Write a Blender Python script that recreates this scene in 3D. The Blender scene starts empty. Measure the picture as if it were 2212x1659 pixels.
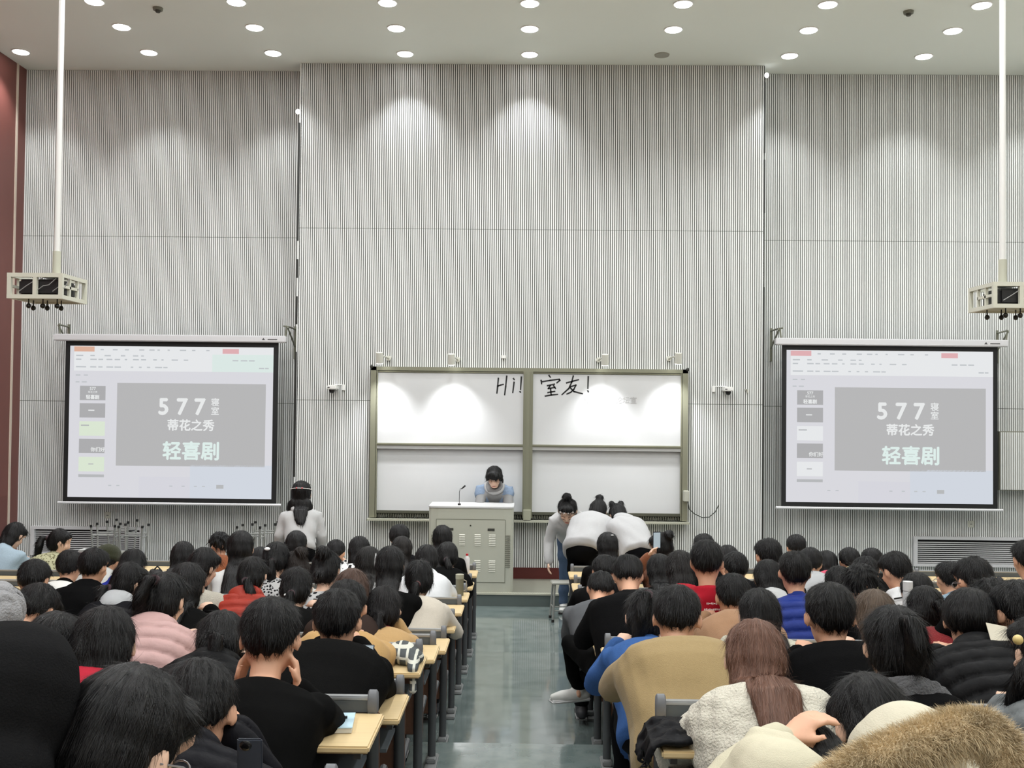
import bpy, bmesh, math, random
import numpy as np
from mathutils import Vector, Matrix

# ------------------------------------------------------------------ camera, world, exposure
random.seed(7)
RNG = np.random.default_rng(7)
SC = bpy.context.scene
COL = SC.collection
F = 2200.0
CAM = Vector((0.0, 0.0, 2.5))
psi, th, rho = math.atan(34 / F), math.atan(47.5 / F), 0.0105
fwd = Vector((-math.sin(psi) * math.cos(th), math.cos(psi) * math.cos(th), math.sin(th)))
rt0 = fwd.cross(Vector((0, 0, 1))).normalized()
up0 = rt0.cross(fwd)
rt = rt0 * math.cos(rho) + up0 * math.sin(rho)
up = up0 * math.cos(rho) - rt0 * math.sin(rho)
cd = bpy.data.cameras.new('camera')
cam = bpy.data.objects.new('camera', cd)
COL.objects.link(cam)
cd.sensor_width = 36.0
cd.lens = F / 2212 * 36
cd.clip_end = 60
cam.matrix_world = Matrix((
    (rt.x, up.x, -fwd.x, CAM.x), (rt.y, up.y, -fwd.y, CAM.y), (rt.z, up.z, -fwd.z, CAM.z), (0, 0, 0, 1)))
SC.camera = cam

def P(px, py, d):
    """the world point at depth d (metres in front of the camera along the aisle) seen at a pixel"""
    v = rt * (px - 1106) + up * (829.5 - py) + fwd * F
    return CAM + v * (d / v.y)

w = bpy.data.worlds.new('world')
SC.world = w
w.use_nodes = True
w.node_tree.nodes['Background'].inputs[0].default_value = (0.8, 0.85, 0.9, 1)
w.node_tree.nodes['Background'].inputs[1].default_value = 0.12
SC.view_settings.view_transform = 'Standard'
SC.view_settings.look = 'None'
SC.view_settings.exposure = 0.0
SC.view_settings.gamma = 1.0
SC.view_settings.use_curve_mapping = False
CEIL = 7.19
SPOT_W, FILL_W, BOARD_W = 158.0, 44.0, 72.0

# ------------------------------------------------------------------ helpers
def lin(c):
    return tuple(((v / 255) / 12.92 if v / 255 <= 0.04045 else ((v / 255 + 0.055) / 1.055) ** 2.4) for v in c)

MATS = {}
def mat(name, rgb, rough=0.6, metal=0.0, noise=0.0, nscale=30, bump=0.0, bscale=200, spec=0.5, emit=None, estr=1.0, sheen=0.0):
    key = (name, tuple(rgb))
    if key in MATS: return MATS[key]
    m = bpy.data.materials.new(name)
    m.use_nodes = True
    nt = m.node_tree
    b = nt.nodes['Principled BSDF']
    c = lin(rgb)
    b.inputs['Base Color'].default_value = (*c, 1)
    b.inputs['Roughness'].default_value = rough
    b.inputs['Metallic'].default_value = metal
    b.inputs['Specular IOR Level'].default_value = spec
    if sheen: b.inputs['Sheen Weight'].default_value = sheen
    if emit is not None:
        b.inputs['Emission Color'].default_value = (*lin(emit), 1)
        b.inputs['Emission Strength'].default_value = estr
    tc = nt.nodes.new('ShaderNodeTexCoord')
    if noise:
        n = nt.nodes.new('ShaderNodeTexNoise')
        n.inputs['Scale'].default_value = nscale
        n.inputs['Detail'].default_value = 4
        nt.links.new(tc.outputs['Object'], n.inputs['Vector'])
        r = nt.nodes.new('ShaderNodeMix'); r.data_type = 'RGBA'
        r.inputs[6].default_value = (*[x * (1 - noise) for x in c], 1)
        r.inputs[7].default_value = (*[min(1, x * (1 + noise)) for x in c], 1)
        nt.links.new(n.outputs['Fac'], r.inputs[0])
        nt.links.new(r.outputs[2], b.inputs['Base Color'])
    if bump:
        n = nt.nodes.new('ShaderNodeTexNoise')
        n.inputs['Scale'].default_value = bscale
        n.inputs['Detail'].default_value = 3
        nt.links.new(tc.outputs['Object'], n.inputs['Vector'])
        bp = nt.nodes.new('ShaderNodeBump')
        bp.inputs['Strength'].default_value = bump
        bp.inputs['Distance'].default_value = 0.01
        nt.links.new(n.outputs['Fac'], bp.inputs['Height'])
        nt.links.new(bp.outputs['Normal'], b.inputs['Normal'])
    MATS[key] = m
    return m

def wood_mat(name, rgb, rough=0.4):
    key = (name, tuple(rgb))
    if key in MATS: return MATS[key]
    m = mat(name, rgb, rough)
    nt = m.node_tree; b = nt.nodes['Principled BSDF']
    tc = nt.nodes.new('ShaderNodeTexCoord')
    mp = nt.nodes.new('ShaderNodeMapping'); mp.inputs['Scale'].default_value = (1.5, 40, 40)
    n = nt.nodes.new('ShaderNodeTexNoise'); n.inputs['Scale'].default_value = 1.5; n.inputs['Detail'].default_value = 5
    r = nt.nodes.new('ShaderNodeMix'); r.data_type = 'RGBA'
    c = lin(rgb)
    r.inputs[6].default_value = (*[x * 0.8 for x in c], 1); r.inputs[7].default_value = (*[min(1, x * 1.15) for x in c], 1)
    nt.links.new(tc.outputs['Object'], mp.inputs[0]); nt.links.new(mp.outputs[0], n.inputs['Vector'])
    nt.links.new(n.outputs['Fac'], r.inputs[0]); nt.links.new(r.outputs[2], b.inputs['Base Color'])
    return m

def tag(o, label=None, cat=None, group=None, kind=None):
    if label: o['label'] = label
    if cat: o['category'] = cat
    if group: o['group'] = group
    if kind: o['kind'] = kind
    return o

def empty(name, loc, rz=0.0):
    o = bpy.data.objects.new(name, None)
    o.empty_display_size = 0.1
    o.location = loc
    o.rotation_euler = (0, 0, rz)
    COL.objects.link(o)
    return o

def link(name, me, m, parent=None, smooth=False, loc=None):
    if smooth and len(me.polygons):
        me.polygons.foreach_set('use_smooth', [True] * len(me.polygons))
    if m is not None:
        me.materials.clear()
        me.materials.append(m)
    o = bpy.data.objects.new(name, me)
    COL.objects.link(o)
    if parent is not None: o.parent = parent
    if loc is not None: o.location = loc
    return o

class MB:
    """collects shapes into one mesh"""
    def __init__(s): s.v = []; s.f = []
    def add(s, vs, fs):
        k = len(s.v); s.v.extend([tuple(v) for v in vs]); s.f.extend([tuple(i + k for i in f) for f in fs]); return s
    def box(s, x0, x1, y0, y1, z0, z1):
        return s.add([(x0, y0, z0), (x1, y0, z0), (x1, y1, z0), (x0, y1, z0), (x0, y0, z1), (x1, y0, z1), (x1, y1, z1), (x0, y1, z1)],
                     [(0, 3, 2, 1), (4, 5, 6, 7), (0, 1, 5, 4), (1, 2, 6, 5), (2, 3, 7, 6), (3, 0, 4, 7)])
    def tube(s, pts, rads, n=10, capround=False, flat=1.0, refv=None):
        """closed loft along pts; flat squeezes the second axis"""
        pts = [Vector(p) for p in pts]
        if isinstance(rads, (int, float)): rads = [rads] * len(pts)
        if capround:
            a = (pts[0] - pts[1]).normalized(); b = (pts[-1] - pts[-2]).normalized()
            r0, r1 = rads[0], rads[-1]
            pts = [pts[0] + a * r0 * .95, pts[0] + a * r0 * .6] + pts + [pts[-1] + b * r1 * .6, pts[-1] + b * r1 * .95]
            rads = [r0 * .3, r0 * .8] + list(rads) + [r1 * .8, r1 * .3]
        vs = []; fs = []
        ref = Vector(refv) if refv is not None else None
        L = len(pts)
        for i, p in enumerate(pts):
            t = (pts[min(i + 1, L - 1)] - pts[max(i - 1, 0)]).normalized()
            if ref is None:
                ref = Vector((0, 0, 1)) if abs(t.z) < .9 else Vector((1, 0, 0))
            u = (ref - t * ref.dot(t)).normalized(); v = t.cross(u)
            if refv is None: ref = u
            for k in range(n):
                a = 2 * math.pi * k / n
                vs.append(p + u * (math.cos(a) * rads[i]) + v * (math.sin(a) * rads[i] * flat))
        for i in range(L - 1):
            for k in range(n):
                fs.append((i * n + k, i * n + (k + 1) % n, (i + 1) * n + (k + 1) % n, (i + 1) * n + k))
        fs.append(tuple(reversed(range(n)))); fs.append(tuple((L - 1) * n + k for k in range(n)))
        return s.add(vs, fs)
    def loft(s, rings):
        """rings: lists of equal length; closed with caps"""
        n = len(rings[0]); vs = [p for r in rings for p in r]; fs = []
        for i in range(len(rings) - 1):
            for k in range(n):
                fs.append((i * n + k, i * n + (k + 1) % n, (i + 1) * n + (k + 1) % n, (i + 1) * n + k))
        fs.append(tuple(reversed(range(n)))); fs.append(tuple((len(rings) - 1) * n + k for k in range(n)))
        return s.add(vs, fs)
    def ell(s, c, r, M=None, n=14, m=9):
        vs = []; fs = []
        c = Vector(c)
        def T(p):
            p = Vector(p)
            return (M @ p) if M is not None else p
        vs.append(T(c + Vector((0, 0, r[2]))))
        for i in range(1, m):
            a = math.pi * i / m
            for k in range(n):
                b = 2 * math.pi * k / n
                vs.append(T(c + Vector((r[0] * math.sin(a) * math.cos(b), r[1] * math.sin(a) * math.sin(b), r[2] * math.cos(a)))))
        vs.append(T(c - Vector((0, 0, r[2]))))
        for k in range(n): fs.append((0, 1 + k, 1 + (k + 1) % n))
        for i in range(m - 2):
            for k in range(n):
                fs.append((1 + i * n + k, 1 + (i + 1) * n + k, 1 + (i + 1) * n + (k + 1) % n, 1 + i * n + (k + 1) % n))
        e = len(vs) - 1
        for k in range(n): fs.append((e, 1 + (m - 2) * n + (k + 1) % n, 1 + (m - 2) * n + k))
        return s.add(vs, fs)
    def cyl(s, c, r, h, n=24, axis='z', r2=None):
        c = Vector(c); d = {'x': Vector((1, 0, 0)), 'y': Vector((0, 1, 0)), 'z': Vector((0, 0, 1))}[axis]
        return s.tube([c - d * h / 2, c + d * h / 2], [r, r if r2 is None else r2], n)
    def mesh(s, name='m'):
        me = bpy.data.meshes.new(name); me.from_pydata(s.v, [], s.f); me.update(); return me
    def build(s, name, m, parent=None, smooth=False, bevel=0.0):
        me = s.mesh(name)
        bm = bmesh.new(); bm.from_mesh(me)
        bmesh.ops.recalc_face_normals(bm, faces=bm.faces)
        if bevel:
            bmesh.ops.bevel(bm, geom=[e for e in bm.edges if e.is_manifold and e.calc_face_angle(0) > .6], offset=bevel, segments=2, affect='EDGES', clamp_overlap=True)
        bm.to_mesh(me); bm.free()
        o = link(name, me, m, parent, smooth)
        if smooth:
            me.set_sharp_from_angle(angle=math.radians(40))
        return o

def remesh(mb, vox, smooth=4):
    """one continuous skin over all the overlapping pieces"""
    me = mb.mesh('t')
    bm = bmesh.new(); bm.from_mesh(me); bmesh.ops.recalc_face_normals(bm, faces=bm.faces); bm.to_mesh(me); bm.free()
    o = bpy.data.objects.new('t', me); COL.objects.link(o)
    r = o.modifiers.new('r', 'REMESH'); r.mode = 'VOXEL'; r.voxel_size = vox
    if smooth:
        s = o.modifiers.new('s', 'SMOOTH'); s.factor = .6; s.iterations = smooth
    dg = bpy.context.evaluated_depsgraph_get(); dg.update()
    out = bpy.data.meshes.new_from_object(o.evaluated_get(dg))
    bpy.data.objects.remove(o); bpy.data.meshes.remove(me)
    out.polygons.foreach_set('use_smooth', [True] * len(out.polygons))
    return out

def vn(me):
    n = len(me.vertices); co = np.empty(n * 3); me.vertices.foreach_get('co', co)
    no = np.empty(n * 3); me.vertex_normals.foreach_get('vector', no)
    return co.reshape(-1, 3), no.reshape(-1, 3)
def setv(me, co):
    me.vertices.foreach_set('co', co.ravel()); me.update()

# ------------------------------------------------------------------ floor heights
def fz(y):
    if y >= 12.75: return 0.16
    if y >= 10.4: return 0.0
    if y > 6.6: return 0.053 * (10.4 - y)
    if y > 5.75: return 0.33
    if y > 4.15: return 0.45 + 0.03 * (5.75 - y)
    if y > 2.5: return 0.64 + 0.012 * (4.15 - y)
    if y > 0.9: return 0.80
    return 0.96

WALL_Y, SIDE_Y, LX, RX = 13.88, 14.22, -7.14, 7.3
CX0, CX1 = P(639, 800, WALL_Y).x, P(1649, 800, WALL_Y).x

# ------------------------------------------------------------------ the room
M_slat = mat('slat_panel_paint', (224, 226, 224), .55, noise=.03, nscale=3)
M_gap = mat('slat_gap_felt', (92, 93, 88), .9)
def slat_wall(name, x0, x1, y, z0, z1, joints):
    mb = MB(); pitch = .0293; n = int((x1 - x0) / pitch); pitch = (x1 - x0) / n
    zs = [z0] + joints + [z1]
    for k in range(n):
        a = x0 + k * pitch
        for i in range(len(zs) - 1):
            mb.box(a, a + pitch * .60, y, y + .012, zs[i] + .003, zs[i + 1] - .003)
    o = mb.build(name, M_slat); o['kind'] = 'structure'
    bk = MB().box(x0, x1, y + .012, y + .16, z0, z1).build('backing_board', M_gap, o)
    return o
zj1 = P(1140, 496, WALL_Y).z; zj2 = P(1140, 869, WALL_Y).z
slat_wall('wall_front', CX0, CX1, WALL_Y, .16, CEIL, [zj2, zj1])
slat_wall('wall_front_left', LX, CX0, SIDE_Y, 0, CEIL, [P(300, 868, SIDE_Y).z, P(300, 511, SIDE_Y).z])
slat_wall('wall_front_right', CX1, RX, SIDE_Y, 0, CEIL, [P(1900, 880, SIDE_Y).z, P(1900, 521, SIDE_Y).z])
M_ret = mat('return_panel', (200, 200, 194), .5)
for nm, x in (('trim_1', CX0), ('trim_2', CX1)):
    s = 1 if nm == 'trim_1' else -1
    mb = MB()
    mb.box(min(x, x + s * .03), max(x, x + s * .03), WALL_Y + .012, SIDE_Y, .0, CEIL)
    o = mb.build(nm, M_ret); o['kind'] = 'structure'
M_red = mat('maroon_panel', (112, 66, 60), .45, noise=.06, nscale=4)
o = MB().box(LX - .2, LX, -3.5, SIDE_Y + .16, 0, CEIL).build('wall_left', M_red); o['kind'] = 'structure'
MB().box(LX, LX + .012, 13.94, 13.985, 0, CEIL).build('joint_strip', mat('cream_strip', (205, 190, 175)), o)
MB().box(LX, LX + .01, 5.0, 13.9, 0, 1.2).build('dado_panel', mat('maroon_dado', (104, 60, 55), .5), o)
o = MB().box(RX, RX + .2, -3.5, SIDE_Y + .16, 0, CEIL).build('wall_right', mat('side_wall_paint', (205, 203, 196), .7)); o['kind'] = 'structure'
o = MB().box(LX, RX, -3.7, -3.5, 0, CEIL).build('wall_back', mat('back_wall_paint', (205, 203, 196), .7)); o['kind'] = 'structure'
o = MB().box(LX - .2, RX + .2, -3.7, SIDE_Y + .2, CEIL, CEIL + .15).build('ceiling', mat('ceiling_paint', (234, 240, 234), .9, noise=.02, nscale=1)); o['kind'] = 'structure'
# floor: flat in front, ramp, a step, a steeper ramp
M_floor = bpy.data.materials.new('vinyl_floor'); M_floor.use_nodes = True
nt = M_floor.node_tree; b = nt.nodes['Principled BSDF']
tc = nt.nodes.new('ShaderNodeTexCoord'); n1 = nt.nodes.new('ShaderNodeTexNoise'); n1.inputs['Scale'].default_value = 6; n1.inputs['Detail'].default_value = 8
cr = nt.nodes.new('ShaderNodeValToRGB')
cr.color_ramp.elements[0].position = .3; cr.color_ramp.elements[0].color = (*lin((96, 110, 108)), 1)
cr.color_ramp.elements[1].position = .75; cr.color_ramp.elements[1].color = (*lin((126, 136, 134)), 1)
nt.links.new(tc.outputs['Object'], n1.inputs['Vector']); nt.links.new(n1.outputs['Fac'], cr.inputs[0]); nt.links.new(cr.outputs[0], b.inputs['Base Color'])
mp = nt.nodes.new('ShaderNodeMapping'); mp.inputs['Scale'].default_value = (1.2, 5, 1)
n2 = nt.nodes.new('ShaderNodeTexNoise'); n2.inputs['Scale'].default_value = 2.2; n2.inputs['Detail'].default_value = 2
bp = nt.nodes.new('ShaderNodeBump'); bp.inputs['Strength'].default_value = .05; bp.inputs['Distance'].default_value = .02
nt.links.new(tc.outputs['Object'], mp.inputs[0]); nt.links.new(mp.outputs[0], n2.inputs['Vector']); nt.links.new(n2.outputs['Fac'], bp.inputs['Height']); nt.links.new(bp.outputs['Normal'], b.inputs['Normal'])
b.inputs['Roughness'].default_value = .13; b.inputs['Specular IOR Level'].default_value = 1.0; b.inputs['IOR'].default_value = 1.7; b.inputs['Coat Weight'].default_value = .5; b.inputs['Coat Roughness'].default_value = .06
prof = [(-3.7, .96), (.9, .96), (.9, .80), (2.5, .80), (2.5, .66), (4.15, .64), (4.15, .498), (5.75, .45), (5.75, .33), (6.6, .33), (6.6, .2014), (10.4, 0), (12.8, 0), (SIDE_Y + .2, 0)]
vs = []; fs = []
for y, z in prof: vs += [(LX - .2, y, z), (RX + .2, y, z)]
k = len(vs)
for y, z in prof: vs += [(LX - .2, y, -.3), (RX + .2, y, -.3)]
for i in range(len(prof) - 1):
    a = 2 * i; fs.append((a, a + 1, a + 3, a + 2)); fs.append((k + a, k + a + 2, k + a + 3, k + a + 1))
    fs.append((a, a + 2, k + a + 2, k + a)); fs.append((a + 1, k + a + 1, k + a + 3, a + 3))
e = 2 * (len(prof) - 1)
fs.append((0, k, k + 1, 1)); fs.append((e, e + 1, k + e + 1, k + e))
o = MB().add(vs, fs).build('floor', M_floor); o['kind'] = 'structure'
# stage
SX0, SX1 = -3.4, 3.5
st = MB().box(SX0, SX1, 12.765, WALL_Y, 0, .155).build('floor_stage', mat('stage_riser', (84, 94, 92), .35)); st['kind'] = 'structure'
MB().box(SX0, SX1, 12.80, WALL_Y, .155, .16).build('stage_surface', mat('stage_vinyl', (128, 128, 116), .35, noise=.05), st)
mb = MB().box(SX0, SX1, 12.745, 12.80, .145, .166)
for i in range(230):
    a = SX0 + i * .03; mb.box(a, a + .012, 12.75, 12.795, .166, .169)
mb.build('nosing', mat('nosing_metal', (178, 178, 162), .4), st)
o = MB().box(CX0, CX1, WALL_Y - .02, WALL_Y, .16, .16 + .15).build('baseboard_front', mat('maroon_skirting', (84, 30, 26), .4)); o['kind'] = 'structure'

# ceiling lamps
M_lamp = mat('lamp_diffuser', (255, 255, 255), emit=(255, 255, 255), estr=14)
M_white = mat('white_enamel', (225, 225, 222), .4)
gx = [-6.85, -5.12, -3.45, -1.68, -.02, 1.76, 3.43, 5.2, 6.9]
gy = [13.47, 12.55, 11.75, 9.9, 8.2, 6.5, 4.8, 3.1, 1.4, -.4, -2.2]
ordx = ['far left', 'second from left', 'third from left', 'fourth from left', 'above the aisle', 'fourth from right', 'third from right', 'second from right', 'far right']
ring_me = MB().tube([(0, 0, -.012), (0, 0, 0)], [.115, .12], 28).mesh('trim_ring')
disc_me = MB().tube([(0, 0, -.018), (0, 0, -.011)], [.098, .103], 28).mesh('diffuser')
for j, y in enumerate(gy):
    for i, x in enumerate(gx):
        if j == 0 and i == 5: continue
        if j > 2 and (i % 2 == 1): continue
        if j > 2 and j % 2 == 0 and i in (0, 8): continue
        t = empty('downlight', (x, y, CEIL))
        row = ['row nearest the front wall', 'second row from the front wall', 'third row from the front wall'][j] if j < 3 else 'row %s metres back over the seats' % round(13.5 - y)
        tag(t, 'round recessed ceiling downlight, %s, %s' % (ordx[i], row), 'ceiling light', 'recessed downlights in the ceiling')
        link('trim_ring', ring_me, M_white, t); link('diffuser', disc_me, M_lamp, t)
        L = bpy.data.lights.new('downlight_beam', 'SPOT' if j < 3 else 'AREA')
        if j < 3:
            L.energy = SPOT_W * (.85 if j else .95); L.spot_size = math.radians(105 if j else 96); L.spot_blend = .7; L.shadow_soft_size = .09
        else:
            L.energy = FILL_W; L.shape = 'DISK'; L.size = .2
        L.color = (.965, .99, 1.0)
        lo = bpy.data.objects.new('downlight_beam', L); COL.objects.link(lo); lo.parent = t; lo.location = (0, 0, -.03)
tag(MB().tube([(0, 0, 0), (0, 0, -.015)], [.1, .095], 28).build('ceiling_cover_plate', mat('dull_cover', (160, 160, 150))), 'unlit round cover plate in the gap of the front downlight row', 'cover plate').location = (P(1430, 112, 13.47).x, 13.47, CEIL)
for px, lb in ((338, 'left'), (1966, 'right')):
    p = P(px, 8, 11.9)
    t = empty('smoke_detector', (p.x, 11.95, CEIL))
    tag(t, 'small round grey smoke detector on the %s of the ceiling' % lb, 'smoke detector')
    MB().tube([(0, 0, 0), (0, 0, -.03)], [.06, .055], 20).build('base', mat('detector', (120, 120, 108)), t)
    MB().tube([(0, 0, -.03), (0, 0, -.055)], [.035, .025], 16).build('sensor', mat('detector_dark', (70, 70, 62)), t)

# ------------------------------------------------------------------ whiteboard
WB = 13.72
def pr(x0, x1, y0, y1, d):
    a = P(x0, (y0 + y1) / 2, d); b = P(x1, (y0 + y1) / 2, d); c = P((x0 + x1) / 2, y0, d); e = P((x0 + x1) / 2, y1, d)
    return a.x, b.x, e.z, c.z
M_alu = mat('board_frame_metal', (134, 134, 116), .35, metal=.35)
M_alud = mat('board_channel_dark', (70, 70, 58), .5)
M_wb = mat('whiteboard_enamel', (198, 199, 200), .35, spec=.3)
wb = empty('whiteboard', (0, WB, 0)); tag(wb, 'large four panel sliding whiteboard in grey metal frame on the front wall', 'whiteboard')
wx0, wx1, wz0, wz1 = pr(799, 1486, 795, 1122, WB)
def lb(mb, x0, x1, y0, y1, z0, z1): return mb.box(x0, x1, y0, y1, z0, z1)
xm = P(1140, 950, WB).x
mb = MB(); lb(mb, wx0, wx1, 0, .15, wz1 - .05, wz1); lb(mb, wx0, wx1, .02, .15, wz1 - .075, wz1 - .055)
lb(mb, wx0, wx0 + .075, 0, .15, wz0, wz1); lb(mb, wx1 - .075, wx1, 0, .15, wz0, wz1)
lb(mb, wx0 + .08, wx0 + .095, .01, .15, wz0, wz1); lb(mb, wx1 - .095, wx1 - .08, .01, .15, wz0, wz1)
mb.build('frame', M_alu, wb)
mb = MB(); lb(mb, xm - .065, xm + .065, -.005, .15, wz0 + .02, wz1 - .04)
lb(mb, xm - .045, xm - .035, -.02, -.005, wz0 + .02, wz1 - .04); lb(mb, xm + .035, xm + .045, -.02, -.005, wz0 + .02, wz1 - .04)
mb.build('centre_post', M_alu, wb)
lb(MB(), xm - .05, xm + .05, -.06, .0, wz0 + .0, wz0 + .13).build('post_cap', mat('post_cap', (150, 150, 132)), wb)
lb(MB(), wx0 + .02, wx1 - .02, .1, .15, wz0 + .03, wz1 - .03).build('back_sheet', M_alud, wb)
zmid = P(1140, 960, WB).z
panels = []
for (a, b_) in ((wx0 + .095, xm - .065), (xm + .065, wx1 - .095)):
    lb(MB(), a, b_, .03, .045, zmid, wz1 - .08).build('board_panel', M_wb, wb)
    lb(MB(), a, b_, .07, .085, wz0 + .09, zmid + .02).build('board_panel', M_wb, wb)
    mb = MB(); lb(mb, a, b_, .0, .06, zmid - .035, zmid); lb(mb, a, b_, -.01, .02, zmid - .02, zmid - .01)
    mb.build('panel_rail', M_alu, wb)
    lb(MB(), a, b_, .005, .05, zmid - .075, zmid - .035).build('panel_lower_lip', mat('panel_lip', (168, 168, 166), .4), wb)
    mb = MB(); lb(mb, a, b_, .02, .12, wz0 + .06, wz0 + .095)
    for i in range(60):
        q = a + (b_ - a) * i / 60; lb(mb, q, q + .012, .0, .03, wz0 + .01, wz0 + .05)
    mb.build('bottom_channel', M_alud, wb)
lb(MB(), wx0 - .02, wx1 + .02, -.07, .15, wz0 - .035, wz0 - .01).build('marker_tray', mat('tray_metal', (176, 176, 160), .35, metal=.2), wb)
mb = MB()
for x in (wx0 + .01, wx1 - .01): mb.ell((x, 0, wz1), (.025, .025, .025))
mb.build('corner_cap', mat('cap_black', (40, 40, 36)), wb, True)
# handwriting
def strokes(lst, org, sc, y, wd, name, m, parent):
    mb = MB()
    for st_ in lst:
        pts = [P(org[0] + a / sc, org[1] + b_ / sc, y) for a, b_ in st_]
        for i in range(len(pts) - 1):
            p, q = pts[i], pts[i + 1]
            dv = (q - p); L = dv.length
            if L < 1e-5: continue
            nx = Vector((-dv.z, 0, dv.x)) / L * wd * .5
            e = dv / L * wd * .3
            yy = y - WB
            c = [p + nx - e, p - nx - e, q - nx * .8 + e, q + nx * .8 + e]
            mb.add([(v.x, yy - .0015, v.z) for v in c] + [(v.x, yy, v.z) for v in c],
                   [(0, 1, 2, 3), (7, 6, 5, 4), (0, 4, 5, 1), (1, 5, 6, 2), (2, 6, 7, 3), (3, 7, 4, 0)])
    return mb.build(name, m, parent)
M_ink = mat('marker_ink', (18, 18, 20), .5)
yb = WB + .03
strokes([[(1640, 425), (1632, 520), (1622, 605)], [(1740, 400), (1728, 520), (1715, 625)], [(1630, 520), (1665, 508), (1700, 500)],
         [(1820, 428), (1830, 445)], [(1828, 472), (1812, 600)], [(1915, 410), (1905, 560)], [(1898, 585), (1904, 595)]], (780, 740), 5.53, yb, .022, 'handwriting_greeting', M_ink, wb)
strokes([[(290, 312), (305, 332)], [(216, 360), (221, 395)], [(225, 374), (300, 362), (388, 350), (396, 360), (366, 386)],
         [(275, 412), (345, 397)], [(305, 408), (284, 440), (350, 428)], [(335, 410), (354, 440)], [(280, 478), (348, 466)], [(306, 440), (312, 500)], [(255, 512), (315, 500), (375, 495)],
         [(458, 386), (515, 370), (575, 355)], [(524, 318), (508, 380), (480, 440), (415, 498)], [(492, 424), (550, 405), (530, 445), (500, 475), (462, 492)], [(494, 432), (530, 468), (612, 489)],
         [(667, 325), (663, 440)], [(662, 460), (668, 472)]], (1120, 740), 4.424, yb, .022, 'handwriting_characters', M_ink, wb)

def text(s, size, x, y, z, m, parent, name, offset=0.0, align='CENTER', extr=.0008, sx=1.0):
    c = bpy.data.curves.new(name, 'FONT'); c.body = s; c.size = size; c.align_x = align; c.extrude = extr
    c.resolution_u = 3
    t = bpy.data.objects.new('t', c); COL.objects.link(t)
    dg = bpy.context.evaluated_depsgraph_get(); dg.update()
    me = bpy.data.meshes.new_from_object(t.evaluated_get(dg))
    bpy.data.objects.remove(t)
    me.transform(Matrix.Rotation(math.pi / 2, 4, 'X') @ Matrix.Diagonal((sx, 1, 1, 1)))
    if offset:
        bm = bmesh.new()
        for dx, dz in ((0, 0), (1, 0), (-1, 0), (0, 1), (0, -1)):
            m2 = me.copy(); m2.transform(Matrix.Translation((dx * offset, -abs(dx) * .00003 - dz * .00002, dz * offset))); bm.from_mesh(m2); bpy.data.meshes.remove(m2)
        bm.to_mesh(me); bm.free()
    o = link(name, me, m, parent, False, (x, y, z))
    return o
p = P(1319, 870, yb)
text('经管青年 论坛宣', .098, p.x, yb - WB - .002, p.z, mat('faint_ink', (172, 172, 172), .6), wb, 'faint_handwriting', align='CENTER')
# wall box and cable right of the board
p = P(1483, 1072, 13.6)
t = tag(MB().box(-.035, .035, -.02, .1, -.07, .07).build('cable_box', mat('cable_box', (172, 172, 160)), bevel=.006), 'small grey cable box at the lower right edge of the whiteboard', 'socket box'); t.location = p
pts = [P(1486, 1084, 13.7), P(1489, 1100, 13.8), P(1500, 1110, 13.83), P(1517, 1118, 13.84), P(1532, 1117, 13.84), P(1545, 1106, 13.84), P(1553, 1090, 13.84)]
tag(MB().tube(pts, .006, 6).build('loose_cable', mat('black_cable', (40, 42, 36))), 'thin black cable looping on the wall beside the whiteboard', 'cable')

# board lamps
M_can = mat('board_lamp_paint', (200, 200, 190), .45)
for i, (px, py, sd, nm) in enumerate([(820, 773, 1, 'leftmost'), (975, 776, 1, 'second from left'), (1307, 777, -1, 'third from left'), (1465, 774, -1, 'rightmost')]):
    c = P(px, py, 13.35)
    t = empty('board_lamp', c); tag(t, 'white cylinder spotlight over the whiteboard, %s of the four' % nm, 'spotlight', 'cylinder spotlights above the whiteboard')
    ax = Vector((0, .22, -1)).normalized()
    MB().tube([-ax * .07, ax * .07], [.047, .05], 20).build('shade', M_can, t, True)
    MB().tube([ax * .066, ax * .074], [.042, .042], 18).build('lens', mat('board_lamp_lens', (255, 255, 250), emit=(255, 255, 245), estr=30), t)
    MB().tube([(0, 0, .03), (sd * .03, .2, .03), (sd * .05, WALL_Y - c.y, .02)], .012, 8).build('arm', M_can, t)
    MB().tube([(sd * .05, WALL_Y - c.y - .035, .02), (sd * .05, WALL_Y - c.y, .02)], .035, 16).build('wall_rose', M_can, t)
    L = bpy.data.lights.new('board_beam', 'SPOT'); L.energy = BOARD_W; L.spot_size = math.radians(88); L.spot_blend = .95; L.shadow_soft_size = .04; L.color = (.98, .99, 1.0)
    lo = bpy.data.objects.new('board_beam', L); COL.objects.link(lo); lo.parent = t; lo.location = ax * .09
    tgt = Vector((0.03 * sd, .40, -1.15)); lo.rotation_euler = tgt.to_track_quat('-Z', 'Y').to_euler()
p = P(1088, 771, WALL_Y)
tag(MB().box(-.03, .03, -.03, 0, -.02, .02).box(-.02, -.012, -.02, -.012, -.05, -.02).box(.012, .02, -.02, -.012, -.05, -.02).build('wall_sensor', M_white), 'tiny white sensor box on the wall above the whiteboard centre', 'sensor').location = p

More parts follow.
